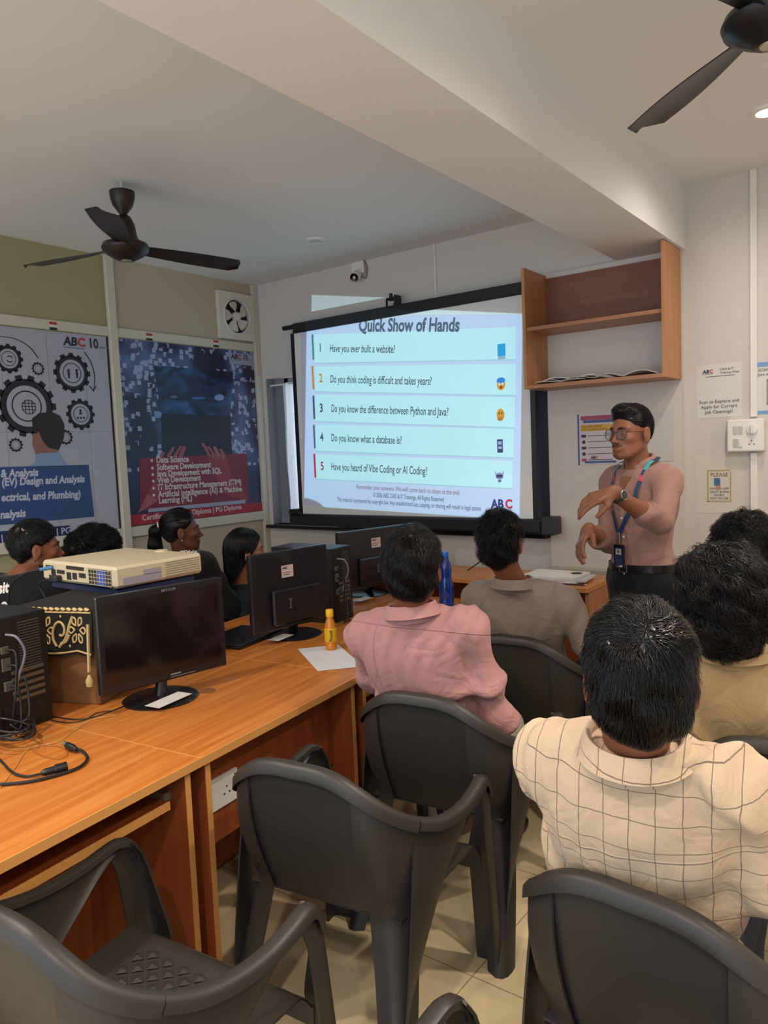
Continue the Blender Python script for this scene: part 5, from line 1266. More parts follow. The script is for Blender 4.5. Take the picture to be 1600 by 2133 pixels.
def march(prims, post, p, dr, n=24):
    """walk from p along dr to the surface; returns surface points"""
    p = np.array(p, float).reshape(-1, 3).copy(); dr = np.array(dr, float); tr = np.zeros(len(p))
    for _ in range(n):
        st = ev(prims, p, post)*.8; st = np.clip(st, -.1, np.maximum(.42-tr, 0)); tr += st; p = p+dr*st[:, None]
    return p
def collar(S, neck_c, R, m, parent, r0=.074, hgt=.040, flare=.014, gap=.5, tilt=.22, down=.034, name='collar'):
    """folded shirt collar standing round the neck; R rows right, forward, up"""
    r, f, u = R; u2 = nrm(u+f*tilt); f2 = np.cross(u2, r)*1.0; f2 = f2 if f2@f > 0 else -f2
    rows = []
    for a in np.linspace(-PI+gap, PI-gap, 41):       # 0 at the back
        e = r*math.sin(a)*r0*.98-f2*math.cos(a)*r0*.94
        o = nrm(e); fr_ = abs(a)/(PI-gap); lowr = down*(1+.55*fr_**3)
        base = neck_c+e-f*.007
        pts = [base-u2*.016, base+u2*(hgt*.55)-o*.001, base+u2*hgt*.95+o*.0005, base+u2*hgt+o*.004, base+u2*hgt*.92+o*.008, base+u2*(hgt*.4)+o*(.008+flare*.5), base+u2*(hgt-lowr-.004)+o*(.009+flare)]
        rows.append(pts)
    return MB().loft(rows, thick=.0016).build(name, m, parent, True, 60)

def person(name, label, root, **kw):
    t = thing('person', label, 'person', root)
    return t
SK = mat('skin_brown', '7d4a33', .5, spec=.4, var=.06, vscale=30); SK2 = mat('skin_dark_brown', '5e3626', .5, spec=.4, var=.06, vscale=30); SK3 = mat('skin_tan', 'a0684a', .5, spec=.4, var=.05, vscale=30)

def lower_body(t, pel, f, r, mp, ms, hip=.095, zk=.50, skin=None, seat=True, th=.40, kneeout=.05):
    """seated trousers and shoes"""
    u = Zv; P_ = [ell(pel+f*.03, (.160, .105, .10), np.array([r, f, u]), .05)]
    S_ = []
    for x in (1, -1):
        h_ = pel+r*x*hip-u*.01; kn = h_+f*th+r*x*kneeout; kn[2] = zk; an = kn+f*.02-np.array([0, 0, kn[2]-.10]); an += r*x*.01
        P_ += [cap(h_, kn, .088, .066, .05), cap(kn, an, .064, .050, .04)]
        S_.append((an, x))
    sdf_obj('trousers', P_, .014, mp, t, folds(.004, (f, r, u), 45, 12, 3))
    for an, x in S_:
        a = np.array([an[0], an[1], .04])
        sdf_obj('shoe', [cap(a-f*.04+u*.0, a+f*.13-u*.008, .040, .034, .03), ell(a+f*.15-u*.012, (.040, .05, .026), np.array([r, f, u]), .03)], .01, ms, t, lambda X, d: np.maximum(d, .004-X[:, 2]))
    return P_
def seated(label, head, hf, S, tf, pel, shirt_m, hair, skin=SK, w_=.18, arms=None, sleeve='half', lean=None, hh=.0045, sh=.009, extra_post=None, hs=1.0, hup=(0, 0, 1), collar_m=None, coll=True, fold=.006, fseed=1, fold_dirs=None, trouser=None, neckr=.054, hem=-.08, tee=False, ears=True, face=False, ck={}, loose=.028):
    head, S, pel = map(lambda q: np.array(q, float), (head, S, pel)); tf = nrm((tf[0], tf[1], 0)); r = np.cross(tf, Zv)
    u = nrm(S-pel); f_ = nrm(tf-u*(tf@u)); r = np.cross(f_, u); R = np.array([r, f_, u])
    t = thing('person', label, 'person', (pel[0], pel[1], 0))
    Rh = frame(hf, hup)
    nb = S+u*.045-f_*.005
    prims = head_prims(head, Rh, hs, ears)
    ntop = head-Rh[1]*.022*hs-Rh[2]*.055*hs; dv_ = ntop-nb; csh = (dv_-u*(dv_@u))*min(1, .045/max(.03, dv_@u))
    prims.append(cap(head-Rh[1]*.022*hs-Rh[2]*.055*hs, nb-u*.03, neckr, neckr-.002, .015))
    prims += torso_prims(S, pel, R, w_, g=-.012)
    sl = torso_prims(S, pel, R, w_, g=.010, loose=loose)+[cap(nb-u*.07, nb+u*.03+csh, neckr+.020, neckr+.016, .03)]
    A_ = arms or {}
    hands = []
    for x, nm in ((1, 'R'), (-1, 'L')):
        sh_ = S+r*x*w_-u*.035
        el, wr, hd, bk = A_.get(nm, (sh_-u*.25+f_*.06+r*x*.05, sh_-u*.27+f_*.29-r*x*.02, f_-r*x*.3, u+f_*.2))
        el, wr = np.array(el, float), np.array(wr, float)
        prims += [cap(sh_, el, .046, .038, .03), cap(el, el*.6+wr*.4, .040, .039, .02), cap(el*.6+wr*.4, wr, .039, .026, .02)]
        prims += hand_prims(wr, hd, bk, x*-1 if False else (1 if nm == 'L' else -1)*-1, [.5, .5, .55, .6])
        hands.append((wr+nrm(hd)*.09, .135, .0045))
        if sleeve == 'half': sl += [cap(sh_, el*.85+sh_*.15, .062, .056, .035)]
        elif sleeve == 'elbow': sl += [cap(sh_, el, .061, .055, .035), cap(el, el*.8+wr*.2, .054, .050, .03)]
        else: sl += [cap(sh_, el, .060, .051, .035), cap(el, wr*.97+el*.03, .051, .038, .03)]
    sdf_obj('body', prims, .012, skin, t, None, [(head, .165, hh)]+hands)
    fp = folds(fold, fold_dirs or (nrm(u*.85+r*.5), r, f_), 34, 9, fseed)
    zc = pel+u*hem
    # neck opening: trim the shirt with a tilted plane above the collar seam
    pn = nrm(u+f_*(.25 if not tee else .10)); pc = nb+u*(.024 if not tee else .004)
    def post(X, d):
        d = fp(X, d)
        if extra_post: d = extra_post(X, d, S, R)
        e = (X-pc)@pn; qn = X-pc; rn = np.linalg.norm(qn-(qn@u)[:, None]*u, axis=1); d = np.maximum(d, np.minimum(e, .125-rn))
        return np.maximum(d, -((X-zc)@u))
    so = sdf_obj('t_shirt' if tee else 'shirt', sl, sh, shirt_m, t, post)
    if coll and not tee: collar(S, nb+u*.004+csh, np.array([r, f_, u]), collar_m or shirt_m, t, **ck)
    if tee:
        MB().tube([nb+u*.002-f_*.0+(r*math.sin(a)*(neckr+.012)-f_*math.cos(a)*(neckr+.012)) for a in np.linspace(0, 2*PI, 33)], .006, 8).build('neckband', shirt_m, t, True)
    if trouser: lower_body(t, pel, tf, np.cross(tf, Zv), trouser, mat('shoe_black', '141414', .4))
    hm, kw_ = hair
    kw_.setdefault("ear", ears); ho = hair_obj(head, Rh, hs, hm, t, **kw_)
    return t, dict(R=R, Rh=Rh, head=head, S=S, shirt=sl, post=post, nb=nb, prims=prims)
def facebits(t, c, R, s=1., brow=True, lips='7a3f36', look=(0, 1, 0)):
    W = lambda p: c+(np.array(p)*s)@R
    for x in (-1, 1):
        ec = W((x*.031, .0725, .001)); e = tag(MB().lathe([(.0122*s*math.sin(a), -.0122*s*math.cos(a)) for a in np.linspace(.02, PI-.02, 14)], ec, 18, R[1]).build('eye', mat('eye_white', '8c827c', .3), t, True))
        MB().lathe([(.0058*s*math.sin(a)+.0001, .0098*s+.0030*s*math.cos(a)) for a in np.linspace(PI/2, 0, 6)], ec, 16, nrm(R[1]+R[0]*.12*look[0])).build('iris', mat('iris_dark', '120a08', .15), e, True)
        if brow:
            MB().tube([W((x*.012, .0945, .0195)), W((x*.030, .0925, .0255)), W((x*.048, .0765, .0215))], [.0030*s, .0036*s, .0016*s], 6).build('eyebrow', mat('brow_black', '100c0b', .6), t, True)
    # the lids: thin crescents closing the upper half of each eye
# ------------------------------------------------------------ the people
M_hair = hair_mat('hair_black', '080707', .30); M_hairb = hair_mat('hair_brown_black', '0e0a09', .32); M_hairg = hair_mat('hair_glossy_black', '050505', .22, .5)
def cloth(name, c, rough=.85, seams=None, check=None, sheen=.15):
    if name in _m: return _m[name]
    m = mat(name, c, rough, spec=.2, sheen=sheen); g = NG(m); tc = g.n('TexCoord'); o = tc.outputs['Object']
    n = g.n('TexNoise'); n.inputs['Scale'].default_value = 9; n.inputs['Detail'].default_value = 3; n.inputs['Distortion'].default_value = 1.6; g.link(o, n.inputs['Vector'])
    n2 = g.n('TexNoise'); n2.inputs['Scale'].default_value = 600; g.link(o, n2.inputs['Vector'])
    hgt = g.m('ADD', g.m('MULTIPLY', n.outputs['Fac'], 1.0), g.m('MULTIPLY', n2.outputs['Fac'], .06))
    if seams:   # (axis, centre, value) lines pressed into the cloth
        for ax, cv in seams:
            d = g.m('ABSOLUTE', g.m('SUBTRACT', g.dot(o, ax), cv)); hgt = g.m('ADD', hgt, g.m('MULTIPLY', g.m('MAXIMUM', g.m('SUBTRACT', 1., g.m('MULTIPLY', d, 350.)), 0.), .35))
    bp = g.n('Bump'); bp.inputs['Strength'].default_value = .6; bp.inputs['Distance'].default_value = .02
    g.link(hgt, bp.inputs['Height']); g.link(bp.outputs['Normal'], g.b.inputs['Normal'])
    if check:
        (ua, u0, us), (va, v0, vs), lc, wd = check; L = None
        for ax, o0, s_ in ((ua, u0, us), (va, v0, vs)):
            nn = g.m('MULTIPLY', g.m('SUBTRACT', n.outputs['Fac'], .5), .010)
            f = g.m('FRACT', g.m('DIVIDE', g.m('ADD', g.m('SUBTRACT', g.dot(o, ax), o0), nn), s_)); e = g.m('LESS_THAN', g.m('ABSOLUTE', g.m('SUBTRACT', f, .5)), wd/s_/2)
            L = e if L is None else g.m('MAXIMUM', L, e)
        g.link(g.mix(g.m('MULTIPLY', L, .75), C4(c), C4(lc)), g.b.inputs['Base Color'])
    return m
def radial(cx, cy, cz, down=.3, fwd=0, side=0):
    def f(q, N):
        d = q-np.array([cx, cy, cz]); d /= np.linalg.norm(d, axis=1)[:, None]+1e-6
        return d+np.array([side, fwd, -down])
    return f
JE = mat('denim_dark', '1d2432', .85); KH = mat('trouser_light', 'b9b0a0', .85); BKT = mat('trouser_black', '121316', .8)

# man in the checked shirt, nearest
hH = P(1334, 1412, d=1.275); SH = P(1320, 1588, d=1.385); pH = SH+np.array([-.034, .17, -.50])
tfH = (-.14, 1, 0); uH = nrm(SH-pH); fH = nrm(np.array(nrm(tfH))-uH*(np.array(nrm(tfH))@uH)); rH = np.cross(fH, uH)
rootH = np.array([pH[0], pH[1], 0]); sL = SH-rootH
vdir = nrm(uH+rH*.06)
M_chk = cloth('shirt_cream_check', 'c4ab8f', .85, [(tuple(uH), float(sL@uH)-.105)], ((tuple(rH), float(sL@rH)-.013, .0435), (tuple(vdir), float(sL@vdir)-.004, .052), '4d3d33', .0016))
flH = lambda q, N: np.stack([q[:, 0]*9+.35*np.sin(q[:, 1]*40)-.25, np.where(q[:, 2] > .05, .55, -.1)+0*q[:, 0], -.25-1.2*(q[:, 2] < .08)+0*q[:, 0]], 1)
armsH = {'R': (SH+rH*.235-uH*.24-fH*.0, SH+rH*.23-uH*.33+fH*.22, fH-rH*.4-uH*.1, uH), 'L': (SH-rH*.185-uH*.22+fH*.15, SH-rH*.12-uH*.34+fH*.34, fH+rH*.3-uH*.1, uH)}
tH, dH = seated('man seen from behind in a cream checked shirt, nearest the viewer', hH, (-.30, .95, -.06), SH, tfH, pH, M_chk,
    (M_hairg, dict(cap_r=(.083, .106, .100), nape=True, plane=((.085, .055), (-.81, .58)), flow=flH, n=12000, L=.045, noise=.0030, r=.0010, lift=.011, jit=.22, rs=1, hcap=.004)),
    skin=SK, w_=.160, arms=armsH, sleeve='half', sh=.006, hs=1.02, loose=.044, trouser=JE, fold=.010, fseed=5, fold_dirs=(nrm(uH*.9+rH*.55), rH, fH), ck=dict(r0=.080, hgt=.046, tilt=.12), neckr=.056)
# man in the pink shirt
hE = P(861, 1184, d=2.42); SE = P(860, 1300, d=2.52); pE = SE+np.array([.02, .12, -.50])
tE, dE = seated('man seen from behind in a pink shirt, sitting at the desk', hE, (-.40, .92, -.02), SE, (-.30, 1, 0), pE, cloth('shirt_pink', 'b38380', .85, [((0, .2, .98), .965), ((.95, -.3, 0), -.02)]),
    (M_hairb, dict(cap_r=(.088, .108, .104), nape=True, plane=((.085, .050), (-.81, .58)), flow=radial(.01, -.05, .12, .5), n=5500, L=.055, noise=.004, r=.0010, lift=.014, jit=.5, rs=2)),
    skin=SK, w_=.184, arms={'R': (P(1036, 1486, d=2.50), P(1010, 1480, d=2.78), (-.3, 1, -.1), (0, 0, 1)), 'L': (SE+np.array([-.24, .08, -.22]), SE+np.array([-.22, .36, -.27]), (.2, 1, 0), (0, 0, 1))},
    sleeve='long', sh=.008, trouser=KH, fold=.011, fseed=9, ck=dict(r0=.074, hgt=.040))
# man in the brown-grey shirt
hF = P(1043, 1130, d=3.10); SF = P(1083, 1238, d=3.18); pF = SF+np.array([-.02, .12, -.50])
tF, dF = seated('man seen from behind in a brown-grey shirt, before the projection screen', hF, (-.22, .97, -.02), SF, (-.12, 1, 0), pF, cloth('shirt_taupe', '86766a', .85, [((0, .2, .98), .99)]),
    (M_hair, dict(cap_r=(.087, .106, .104), nape=True, plane=((.085, .050), (-.81, .58)), flow=radial(0, -.03, .12, .3), n=4500, L=.05, noise=.004, r=.0012, lift=.018, jit=.7, rs=3)),
    skin=SK, w_=.200, arms={'R': (SF+np.array([.27, .06, -.20]), SF+np.array([.16, .33, -.24]), (-.3, 1, 0), (0, 0, 1)), 'L': (SF+np.array([-.27, .10, -.20]), SF+np.array([-.2, .38, -.24]), (.3, 1, 0), (0, 0, 1))},
    sleeve='elbow', sh=.009, trouser=JE, fold=.011, fseed=12)
# curly haired man in khaki
hI = P(1503, 1246, d=2.06); SI = P(1545, 1395, d=2.10); pI = SI+np.array([.02, .12, -.50])
flI = lambda q, N: np.stack([q[:, 0]*6+.3, -.5+0*q[:, 0], -1.0-q[:, 2]*1], 1)
tI, dI = seated('man seen from behind with thick wavy dark hair and a khaki shirt', hI, (-.50, .86, 0), SI, (-.06, 1, 0), pI, cloth('shirt_khaki', 'a88d64', .85, [((0, .2, .98), .965)]),
    (M_hairb, dict(cap_r=(.108, .124, .112), plane=((.080, .030), (-.93, .36)), ear=False, flow=flI, n=7500, L=.10, seg=10, noise=.008, r=.0012, lift=.016, jit=.28, curl=.005, curlf=7, rs=4, extra=[((0, -.065, -.05), (.085, .055, .085), .04)], hcap=.006)),
    skin=SK3, w_=.195, sleeve='long', sh=.009, trouser=BKT, fold=.012, fseed=21, fold_dirs=(nrm((.5, 0, .9)), (1, 0, 0), (0, 1, 0)), ears=True, hs=1.03)
# dark haired person at the right edge
hJ = P(1550, 1148, d=2.80); SJ = P(1590, 1285, d=2.86); pJ = SJ+np.array([.0, .10, -.50])
tJ, dJ = seated('person with tousled black hair at the right edge, behind the khaki shirt', hJ, (-.45, .9, 0), SJ, (-.1, 1, 0), pJ, cloth('shirt_teal_dark', '13242a', .85),
    (M_hair, dict(cap_r=(.112, .122, .112), plane=((.085, .040), (-.88, .47)), flow=radial(0, -.02, .11, .2), n=4500, L=.06, noise=.006, r=.0013, lift=.016, jit=.6, curl=.003, curlf=7, rs=5, hcap=.006)),
    skin=SK, w_=.19, sleeve='long', sh=.01, trouser=BKT, fold=.006, fseed=30)
# boy in the black T-shirt
rv = np.array([rt[0], rt[1], 0]); rv /= np.linalg.norm(rv); fv = np.array([fw[0], fw[1], 0]); fv /= np.linalg.norm(fv)
hA = P(76, 1143, d=3.42); SA = P(52, 1212, d=3.45); pA = SA+np.array([.03, .10, -.50])
TSH = cloth('tshirt_black', '0f0f11', .85)
tA, dA = seated('boy in a lettered black T-shirt at the left edge', hA, rv*.86+fv*.5, SA, rv*.25+fv, pA, TSH,
    (M_hair, dict(cap_r=(.084, .103, .102), plane=((.070, .058), (-.66, .75)), flow=radial(0, -.06, .10, .2, .1), n=3000, L=.035, noise=.003, r=.0011, lift=.010, jit=.35, rs=6)),
    skin=SK, w_=.18, sleeve='half', sh=.010, trouser=JE, fold=.005, fseed=33, tee=True)
facebits(tA, dA['head'], dA['Rh'], lips=None)
def back_text(t, dd, s_, rx, uz, size, m, font_sx=1.1):
    r, f, u = dd['R']; o = dd['S']+r*rx+u*uz-f*.35
    A = Art(o, r, u, -f, None); ob = A.text(s_, 0, 0, size, m, 0, 'lettering', font_sx, size*.04, 'RIGHT', parent=None)
    W_ = np.array([v.co[:] for v in ob.data.vertices]); W_ = march(dd['shirt'], dd['post'], W_, f)-f*.0025
    ob.data.vertices.foreach_set('co', (W_-off(t)).astype(np.float32).ravel()); ob.parent = t; ob.data.update()
MWT = mat('print_white', 'd8d4cc', .7)
back_text(tA, dA, 'sit', -.005, -.010, .062, MWT); back_text(tA, dA, 'see,', -.005, -.078, .062, MWT); back_text(tA, dA, 'go', -.05, -.125, .045, MWT)
# curly boy hidden by the projector
hB = P(203, 1160, d=3.85); SB = P(200, 1258, d=3.90); pB = SB+np.array([.03, .10, -.47])
tB, dB = seated('person with bushy curly black hair showing above the projector', hB, rv*.6+fv*.7, SB, rv*.3+fv, pB, cloth('shirt_charcoal', '24252a', .85),
    (M_hair, dict(cap_r=(.126, .138, .128), plane=((.07, .045), (-.72, .69)), flow=radial(0, 0, .02, 0), n=4200, L=.045, seg=8, noise=.007, r=.0013, lift=.012, jit=.8, curl=.005, curlf=12, rs=7, hcap=.006)),
    skin=SK3, w_=.18, sleeve='half', sh=.011, trouser=JE, fold=.005, fseed=35)
# girl with ponytail
hC = P(378, 1107, d=4.08); SC = P(385, 1172, d=4.12); pC = SC+np.array([.03, .10, -.46])
M_kur = cloth('kurta_black', '0e0d0f', .8)
tC, dC = seated('young woman with a ponytail and a black top with white embroidery', hC, rv*.93+fv*.30+Zv*.05, SC, rv*.55+fv*.8, pC, M_kur,
    (M_hair, dict(cap_r=(.083, .104, .102), plane=((.068, .062), (-.70, .72)), flow=lambda q, N: np.stack([0*q[:, 0], -1+0*q[:, 0], .12-.9*(q[:, 2] > .08)*0-q[:, 2]*1.2], 1), n=2600, L=.05, noise=.001, r=.0010, lift=.003, jit=.1, rs=8)),
    skin=SK2, w_=.155, sleeve='elbow', sh=.010, trouser=BKT, fold=.005, fseed=41, coll=False, neckr=.045, hs=.96)
facebits(tC, dC['head'], dC['Rh'], .96)
W = lambda p, d_: d_['head']+np.array(p)@d_['Rh']
pt = [cap(W((0, -.105, .045), dC), W((0, -.135, .02), dC), .018, .026, .02), cap(W((0, -.135, .02), dC), W((.0, -.145, -.06), dC), .028, .030, .02), cap(W((0, -.145, -.06), dC), W((0, -.115, -.17), dC), .030, .020, .02), cap(W((0, -.115, -.17), dC), W((0, -.10, -.25), dC), .018, .006, .02)]
Vp, Fp = mesh_sdf(pt, .005); V2, F2 = strands(pt, None, Vp, lambda X, N: np.tile(np.array([0, 0, -1.]), (len(X), 1)), 1800, .10, r=.0011, lift=.006, jit=.12, rs=9)
link('ponytail', raw_mesh('ponytail', np.vstack([Vp, V2])-off(tC), np.vstack([Fp, F2+len(Vp)]), None, True), M_hair, tC)
MB().tube([W((.022*math.cos(a), -.118, .040+.022*math.sin(a)), dC) for a in np.linspace(0, 2*PI, 20)], .005, 6).build('hair_tie', mat('hair_tie_white', 'c8c4c0', .5), tC, True)
for x in (1, -1): MB().lathe([(.006*math.sin(a)+.0001, -.006*math.cos(a)) for a in np.linspace(0, PI, 8)], W((x*.080, -.006, -.040), dC), 12).build('earring', mat('gold', 'd8b878', .25, metal=.9), tC, True)
# embroidery: small white sprigs laid on the shoulder and back
b = MB(); r_, f_, u_ = dC['R']; rg = np.random.default_rng(5)
for k in range(190):
    th = rg.uniform(0, 6); l_ = rg.uniform(.005, .012)
    if k < 110:
        a, c_ = rg.normal(.045, .030), rg.normal(-.045, .032); o_, d_ = dC['S']+r_*a+u_*c_-f_*.3, f_; e1_, e2_ = r_, u_
    else:
        a, c_ = rg.uniform(.045, .155), rg.normal(-.035, .016); o_, d_ = dC['S']+r_*a+f_*c_+u_*.25, -u_; e1_, e2_ = r_, f_
    pts = np.array([o_+e1_*(l_*math.cos(th)*s)+e2_*(l_*math.sin(th)*s) for s in (-1, -.3, .3, 1)])
    pts = march(dC['shirt'], dC['post'], pts, d_)-d_*.001
    b.tube(pts, [.001, .0032, .0032, .001], 5)
b.build('embroidery', MWT, tC)
MB().tube([dC['nb']+u_*.006+(r_*math.sin(a)*.066-f_*math.cos(a)*.062)-u_*.012*(1-math.cos(a))*.5 for a in np.linspace(0, 2*PI, 40)], .006, 6).build('lace_collar', MWT, tC, True)
# girl with long loose hair
hD = P(512, 1148, d=4.15); SD = P(505, 1240, d=4.2); pD = SD+np.array([.03, .10, -.46])
tD, dD = seated('young woman with long loose black hair, half hidden behind a monitor', hD, rv*.95+fv*.35, SD, rv*.4+fv*.8, pD, cloth('top_dark_green', '12201e', .8),
    (M_hair, dict(cap_r=(.090, .108, .104), plane=((.066, .050), (-.80, .60)), ear=False, flow=lambda q, N: np.stack([q[:, 0]*3, -.25+0*q[:, 0], -1+0*q[:, 0]], 1), n=4000, L=.17, seg=10, noise=.001, r=.0011, lift=.004, jit=.10, rs=10, follow=.5,
     extra=[((0, -.06, -.06), (.088, .06, .12), .05), ((0, -.075, -.17), (.075, .040, .13), .05)], hcap=.006)),
    skin=SK3, w_=.155, sleeve='elbow', sh=.011, trouser=BKT, fold=.005, fseed=44, coll=False, neckr=.045, hs=.96)
facebits(tD, dD['head'], dD['Rh'], .96)

# ------------------------------------------------------------ the standing speaker
SKG = mat('skin_speaker', '8c5a42', .48, spec=.4, var=.05, vscale=30)
tG = thing('person', 'standing man with spectacles, blue lanyard and badge, gesturing with both hands', 'person', (-1.14, 3.36, 0))
tfG = nrm((-.40, -.92, 0)); SG = P(1332, 992, d=3.42); pG = np.array([SG[0]+.01, SG[1]+.0, SG[2]-.425])
uG = nrm(SG-pG); fG = nrm(tfG-uG*(tfG@uG)); rG = np.cross(fG, uG); RG = np.array([rG, fG, uG])          # rG points to his right = picture left
hG = P(1314, 903, d=3.36); cam_d = nrm([-hG[0], -hG[1], 0]); left_d = -rv
RhG = frame(cam_d*.62+left_d*.80+Zv*.02); hs = 1.0
nbG = SG+uG*.045
prims = head_prims(hG, RhG, hs)+[cap(hG-RhG[1]*.022-RhG[2]*.05, nbG-uG*.03, .052, .055, .03)]+torso_prims(SG, pG, RG, .162, g=-.012)
wG = .165; shR = SG+rG*wG-uG*.035; shL = SG-rG*wG-uG*.035
elL = P(1374, 1088, d=3.17); wrL = P(1274, 1026, d=3.03); elR = P(1268, 1130, d=3.50); wrR = P(1224, 1106, d=3.31)
hdL = P(1208, 1048, d=2.98)-wrL; hdR = P(1200, 1152, d=3.22)-wrR
for a, b_, c_ in ((shR, elR, wrR), (shL, elL, wrL)):
    prims += [cap(a, b_, .046, .038, .03), cap(b_, b_*.6+c_*.4, .040, .038, .02), cap(b_*.6+c_*.4, c_, .038, .025, .02)]
camv = nrm(CAM-wrL)
prims += hand_prims(wrL, hdL, nrm(Zv*.9+camv*.5), -1 if np.cross(nrm(hdL), nrm(Zv*.9+camv*.5))@left_d*0+1 > 0 else 1, [.35, .65, .75, .8], .19, thumb=.6)
prims += hand_prims(wrR, hdR, nrm(left_d*.9+camv*.2+Zv*.25), 1 if np.cross(nrm(hdR), nrm(left_d*.9+camv*.2+Zv*.25))@(-left_d-camv*-.5) > 0 else -1, [.35, .45, .5, .5], .19, thumb=.55)
sdf_obj('body', prims, .012, SKG, tG, None, [(hG, .165, .0032), (wrL+nrm(hdL)*.09, .13, .0032), (wrR+nrm(hdR)*.09, .13, .0032)])
shirtG = torso_prims(SG, pG, RG, .162, g=.008, loose=.004)+[cap(nbG-uG*.07, nbG+uG*.03, .067, .065, .03), cap(shL, elL*.97+shL*.03, .053, .052, .03), cap(elL, elL*.72+wrL*.28, .054, .049, .02), cap(shR, elR, .053, .050, .03), cap(elR, elR*.55+wrR*.45, .048, .043, .02),
    cap(elL*.74+wrL*.26, elL*.68+wrL*.32, .052, .050, .01)]
ff = folds(.0055, (nrm(uG*.8+rG*.6), rG, fG), 36, 9, 18); pn = nrm(uG+fG*.30); pc = nbG+uG*.008; hem = pG+uG*(-.02)
torsoG = shirtG[:11]
def postG(X, d): d = ff(X, d); qn = X-pc; rn = np.linalg.norm(qn-(qn@uG)[:, None]*uG, axis=1); d = np.maximum(d, np.minimum(qn@pn, .115-rn)); return np.maximum(d, -((X-hem)@uG))
M_sg = cloth('shirt_dusty_rose', '9d776d', .8)
sdf_obj('shirt', shirtG, .007, M_sg, tG, postG)
ccf = elL*.70+wrL*.30; axf = nrm(wrL-elL)
for c_e, c_w, kk in ((elL, wrL, .29), (elR, wrR, .46)):
    MB().lathe([(.046, -.022), (.0555, -.020), (.0570, -.004), (.0555, .012), (.0535, .018), (.045, .016)], c_e*(1-kk)+c_w*kk, 28, nrm(c_w-c_e)).build('rolled_cuff', M_sg, tG, True)
collar(SG, nbG+uG*.004, RG, M_sg, tG, r0=.064, hgt=.036, gap=.42, tilt=.30, down=.036)
# open neck, placket and buttons
def onfront(rx, uz, lift=.002):
    p = march(torsoG, postG, [SG+rG*rx+uG*uz+fG*.35], -fG)[0]; return p+fG*lift
rows = [[onfront(x, z, .0025) for x in (-.014, -.012, .012, .014)] for z in np.linspace(-.03, -.47, 24)]
MB().loft(rows, thick=.0015).build('placket', M_sg, tG, True)
for z in (-.095, -.18, -.265, -.35, -.43):
    MB().lathe([(.0055, 0), (.0055, .002), (.001, .0024)], onfront(0, z, .0035), 12, fG).build('button', mat('button_pearl', 'c8beb8', .3), tG)
MB().loft([[onfront(x, z, .0065) for x in np.linspace(-.036*(z+.078)/.09-.001, .036*(z+.078)/.09+.001, 7)] for z in np.linspace(-.075, .004, 10)], thick=.001).build('neck_opening', SKG, tG, True)
# lanyard and badge
onl = lambda x, z, l: onfront(x, z, l)
M_lan = mat('lanyard_navy', '1d3558', .5); M_teal = mat('lanyard_teal', '3f9aa8', .5)
for sx in (1, -1):
    nk = [nbG+rG*sx*.020-fG*.080+uG*.036, nbG+rG*sx*.062-fG*.058+uG*.036, nbG+rG*sx*.084-fG*.015+uG*.026, nbG+rG*sx*.088+fG*.042+uG*.008]
    fr_ = [onfront(a, z, .011) for a, z in ((sx*.076, -.045), (sx*.070, -.09), (sx*.052+.006, -.15), (sx*.030+.014, -.20), (sx*.008+.022, -.245))]
    q = spline(nk+fr_, 40); tg_ = np.gradient(q, axis=0); cen_ = SG-uG*.12; rows = []
    for p_, t_ in zip(q, tg_):
        o_ = nrm(p_-cen_+fG*.05); wd_ = nrm(np.cross(nrm(t_), o_)); rows.append([p_-wd_*.0095, p_+o_*.001, p_+wd_*.0095])
    MB().loft(rows, thick=.0012).build('lanyard_strap', M_lan, tG, True)
    for a, b_, mm in ((12, 16, M_teal), (17, 18, mat('lanyard_red', 'c0405a', .5)), (28, 29, mat('lanyard_red', 'c0405a', .5))):
        MB().loft([[p_+(CAM-p_)/np.linalg.norm(CAM-p_)*.0022 for p_ in r_] for r_ in rows[a:b_+1]], thick=.0006).build('lanyard_print', mm, tG)
b0 = onfront(.022, -.245, .010); b1 = b0-uG*.05
MB().tube([b0, b1], .006, 8).build('lanyard_clip', mat('clip_metal', '8a8c90', .25, metal=.9), tG, True)
bc = b1-uG*.062; 
bd = MB().box((-.031, -.056, -.004), (.031, .056, .004), .003, (bc+fG*.004, -rG, uG, fG)).build('badge_holder', mat('badge_black', '0e0f12', .35), tG)
Ab = Art(bc+fG*.0083, -rG, uG, fG, bd)
Ab.rect(-.022, -.046, .022, .044, mat('badge_blue', '2c3c60', .4), 0, 'card'); Ab.rect(-.016, .012, .016, .038, mat('badge_white', 'c8c8cc', .5), 1, 'photo_field'); Ab.poly(disk(0, .026, .007, 14), mat('badge_red', 'a05050', .5), 2, 'badge_mark'); Ab.poly([(-.02, -.044), (.02, -.044), (.02, -.034)], mat('badge_white', 'c8c8cc', .5), 1, 'card_corner')
# trousers, belt, shoes
hipz = pG+uG*0
P_ = [ell(pG+uG*-.01, (.162, .118, .12), RG, .05), ell(pG-uG*.09-fG*.01, (.165, .120, .11), RG, .05)]
for x in (1, -1):
    hj = pG+rG*x*.085-uG*.07; kn = np.array([hj[0]+rG[0]*x*.02, hj[1]+rG[1]*x*.02, .50])+fG*.015; an = np.array([kn[0], kn[1], .09])+rG*x*.015-fG*.01
    P_ += [cap(hj, kn, .090, .062, .05), cap(kn, an, .062, .050, .04)]
    a = np.array([an[0], an[1], .045]); sdf_obj('shoe', [cap(a-fG*.04, a+fG*.13-uG*.005, .040, .036, .03), ell(a+fG*.16-uG*.012, (.042, .055, .028), RG, .03)], .01, mat('shoe_black', '141414', .4), tG, lambda X, d: np.maximum(d, .004-X[:, 2]))
fT = folds(.004, (rG, uG, fG), 40, 10, 8); topT = pG+uG*.035
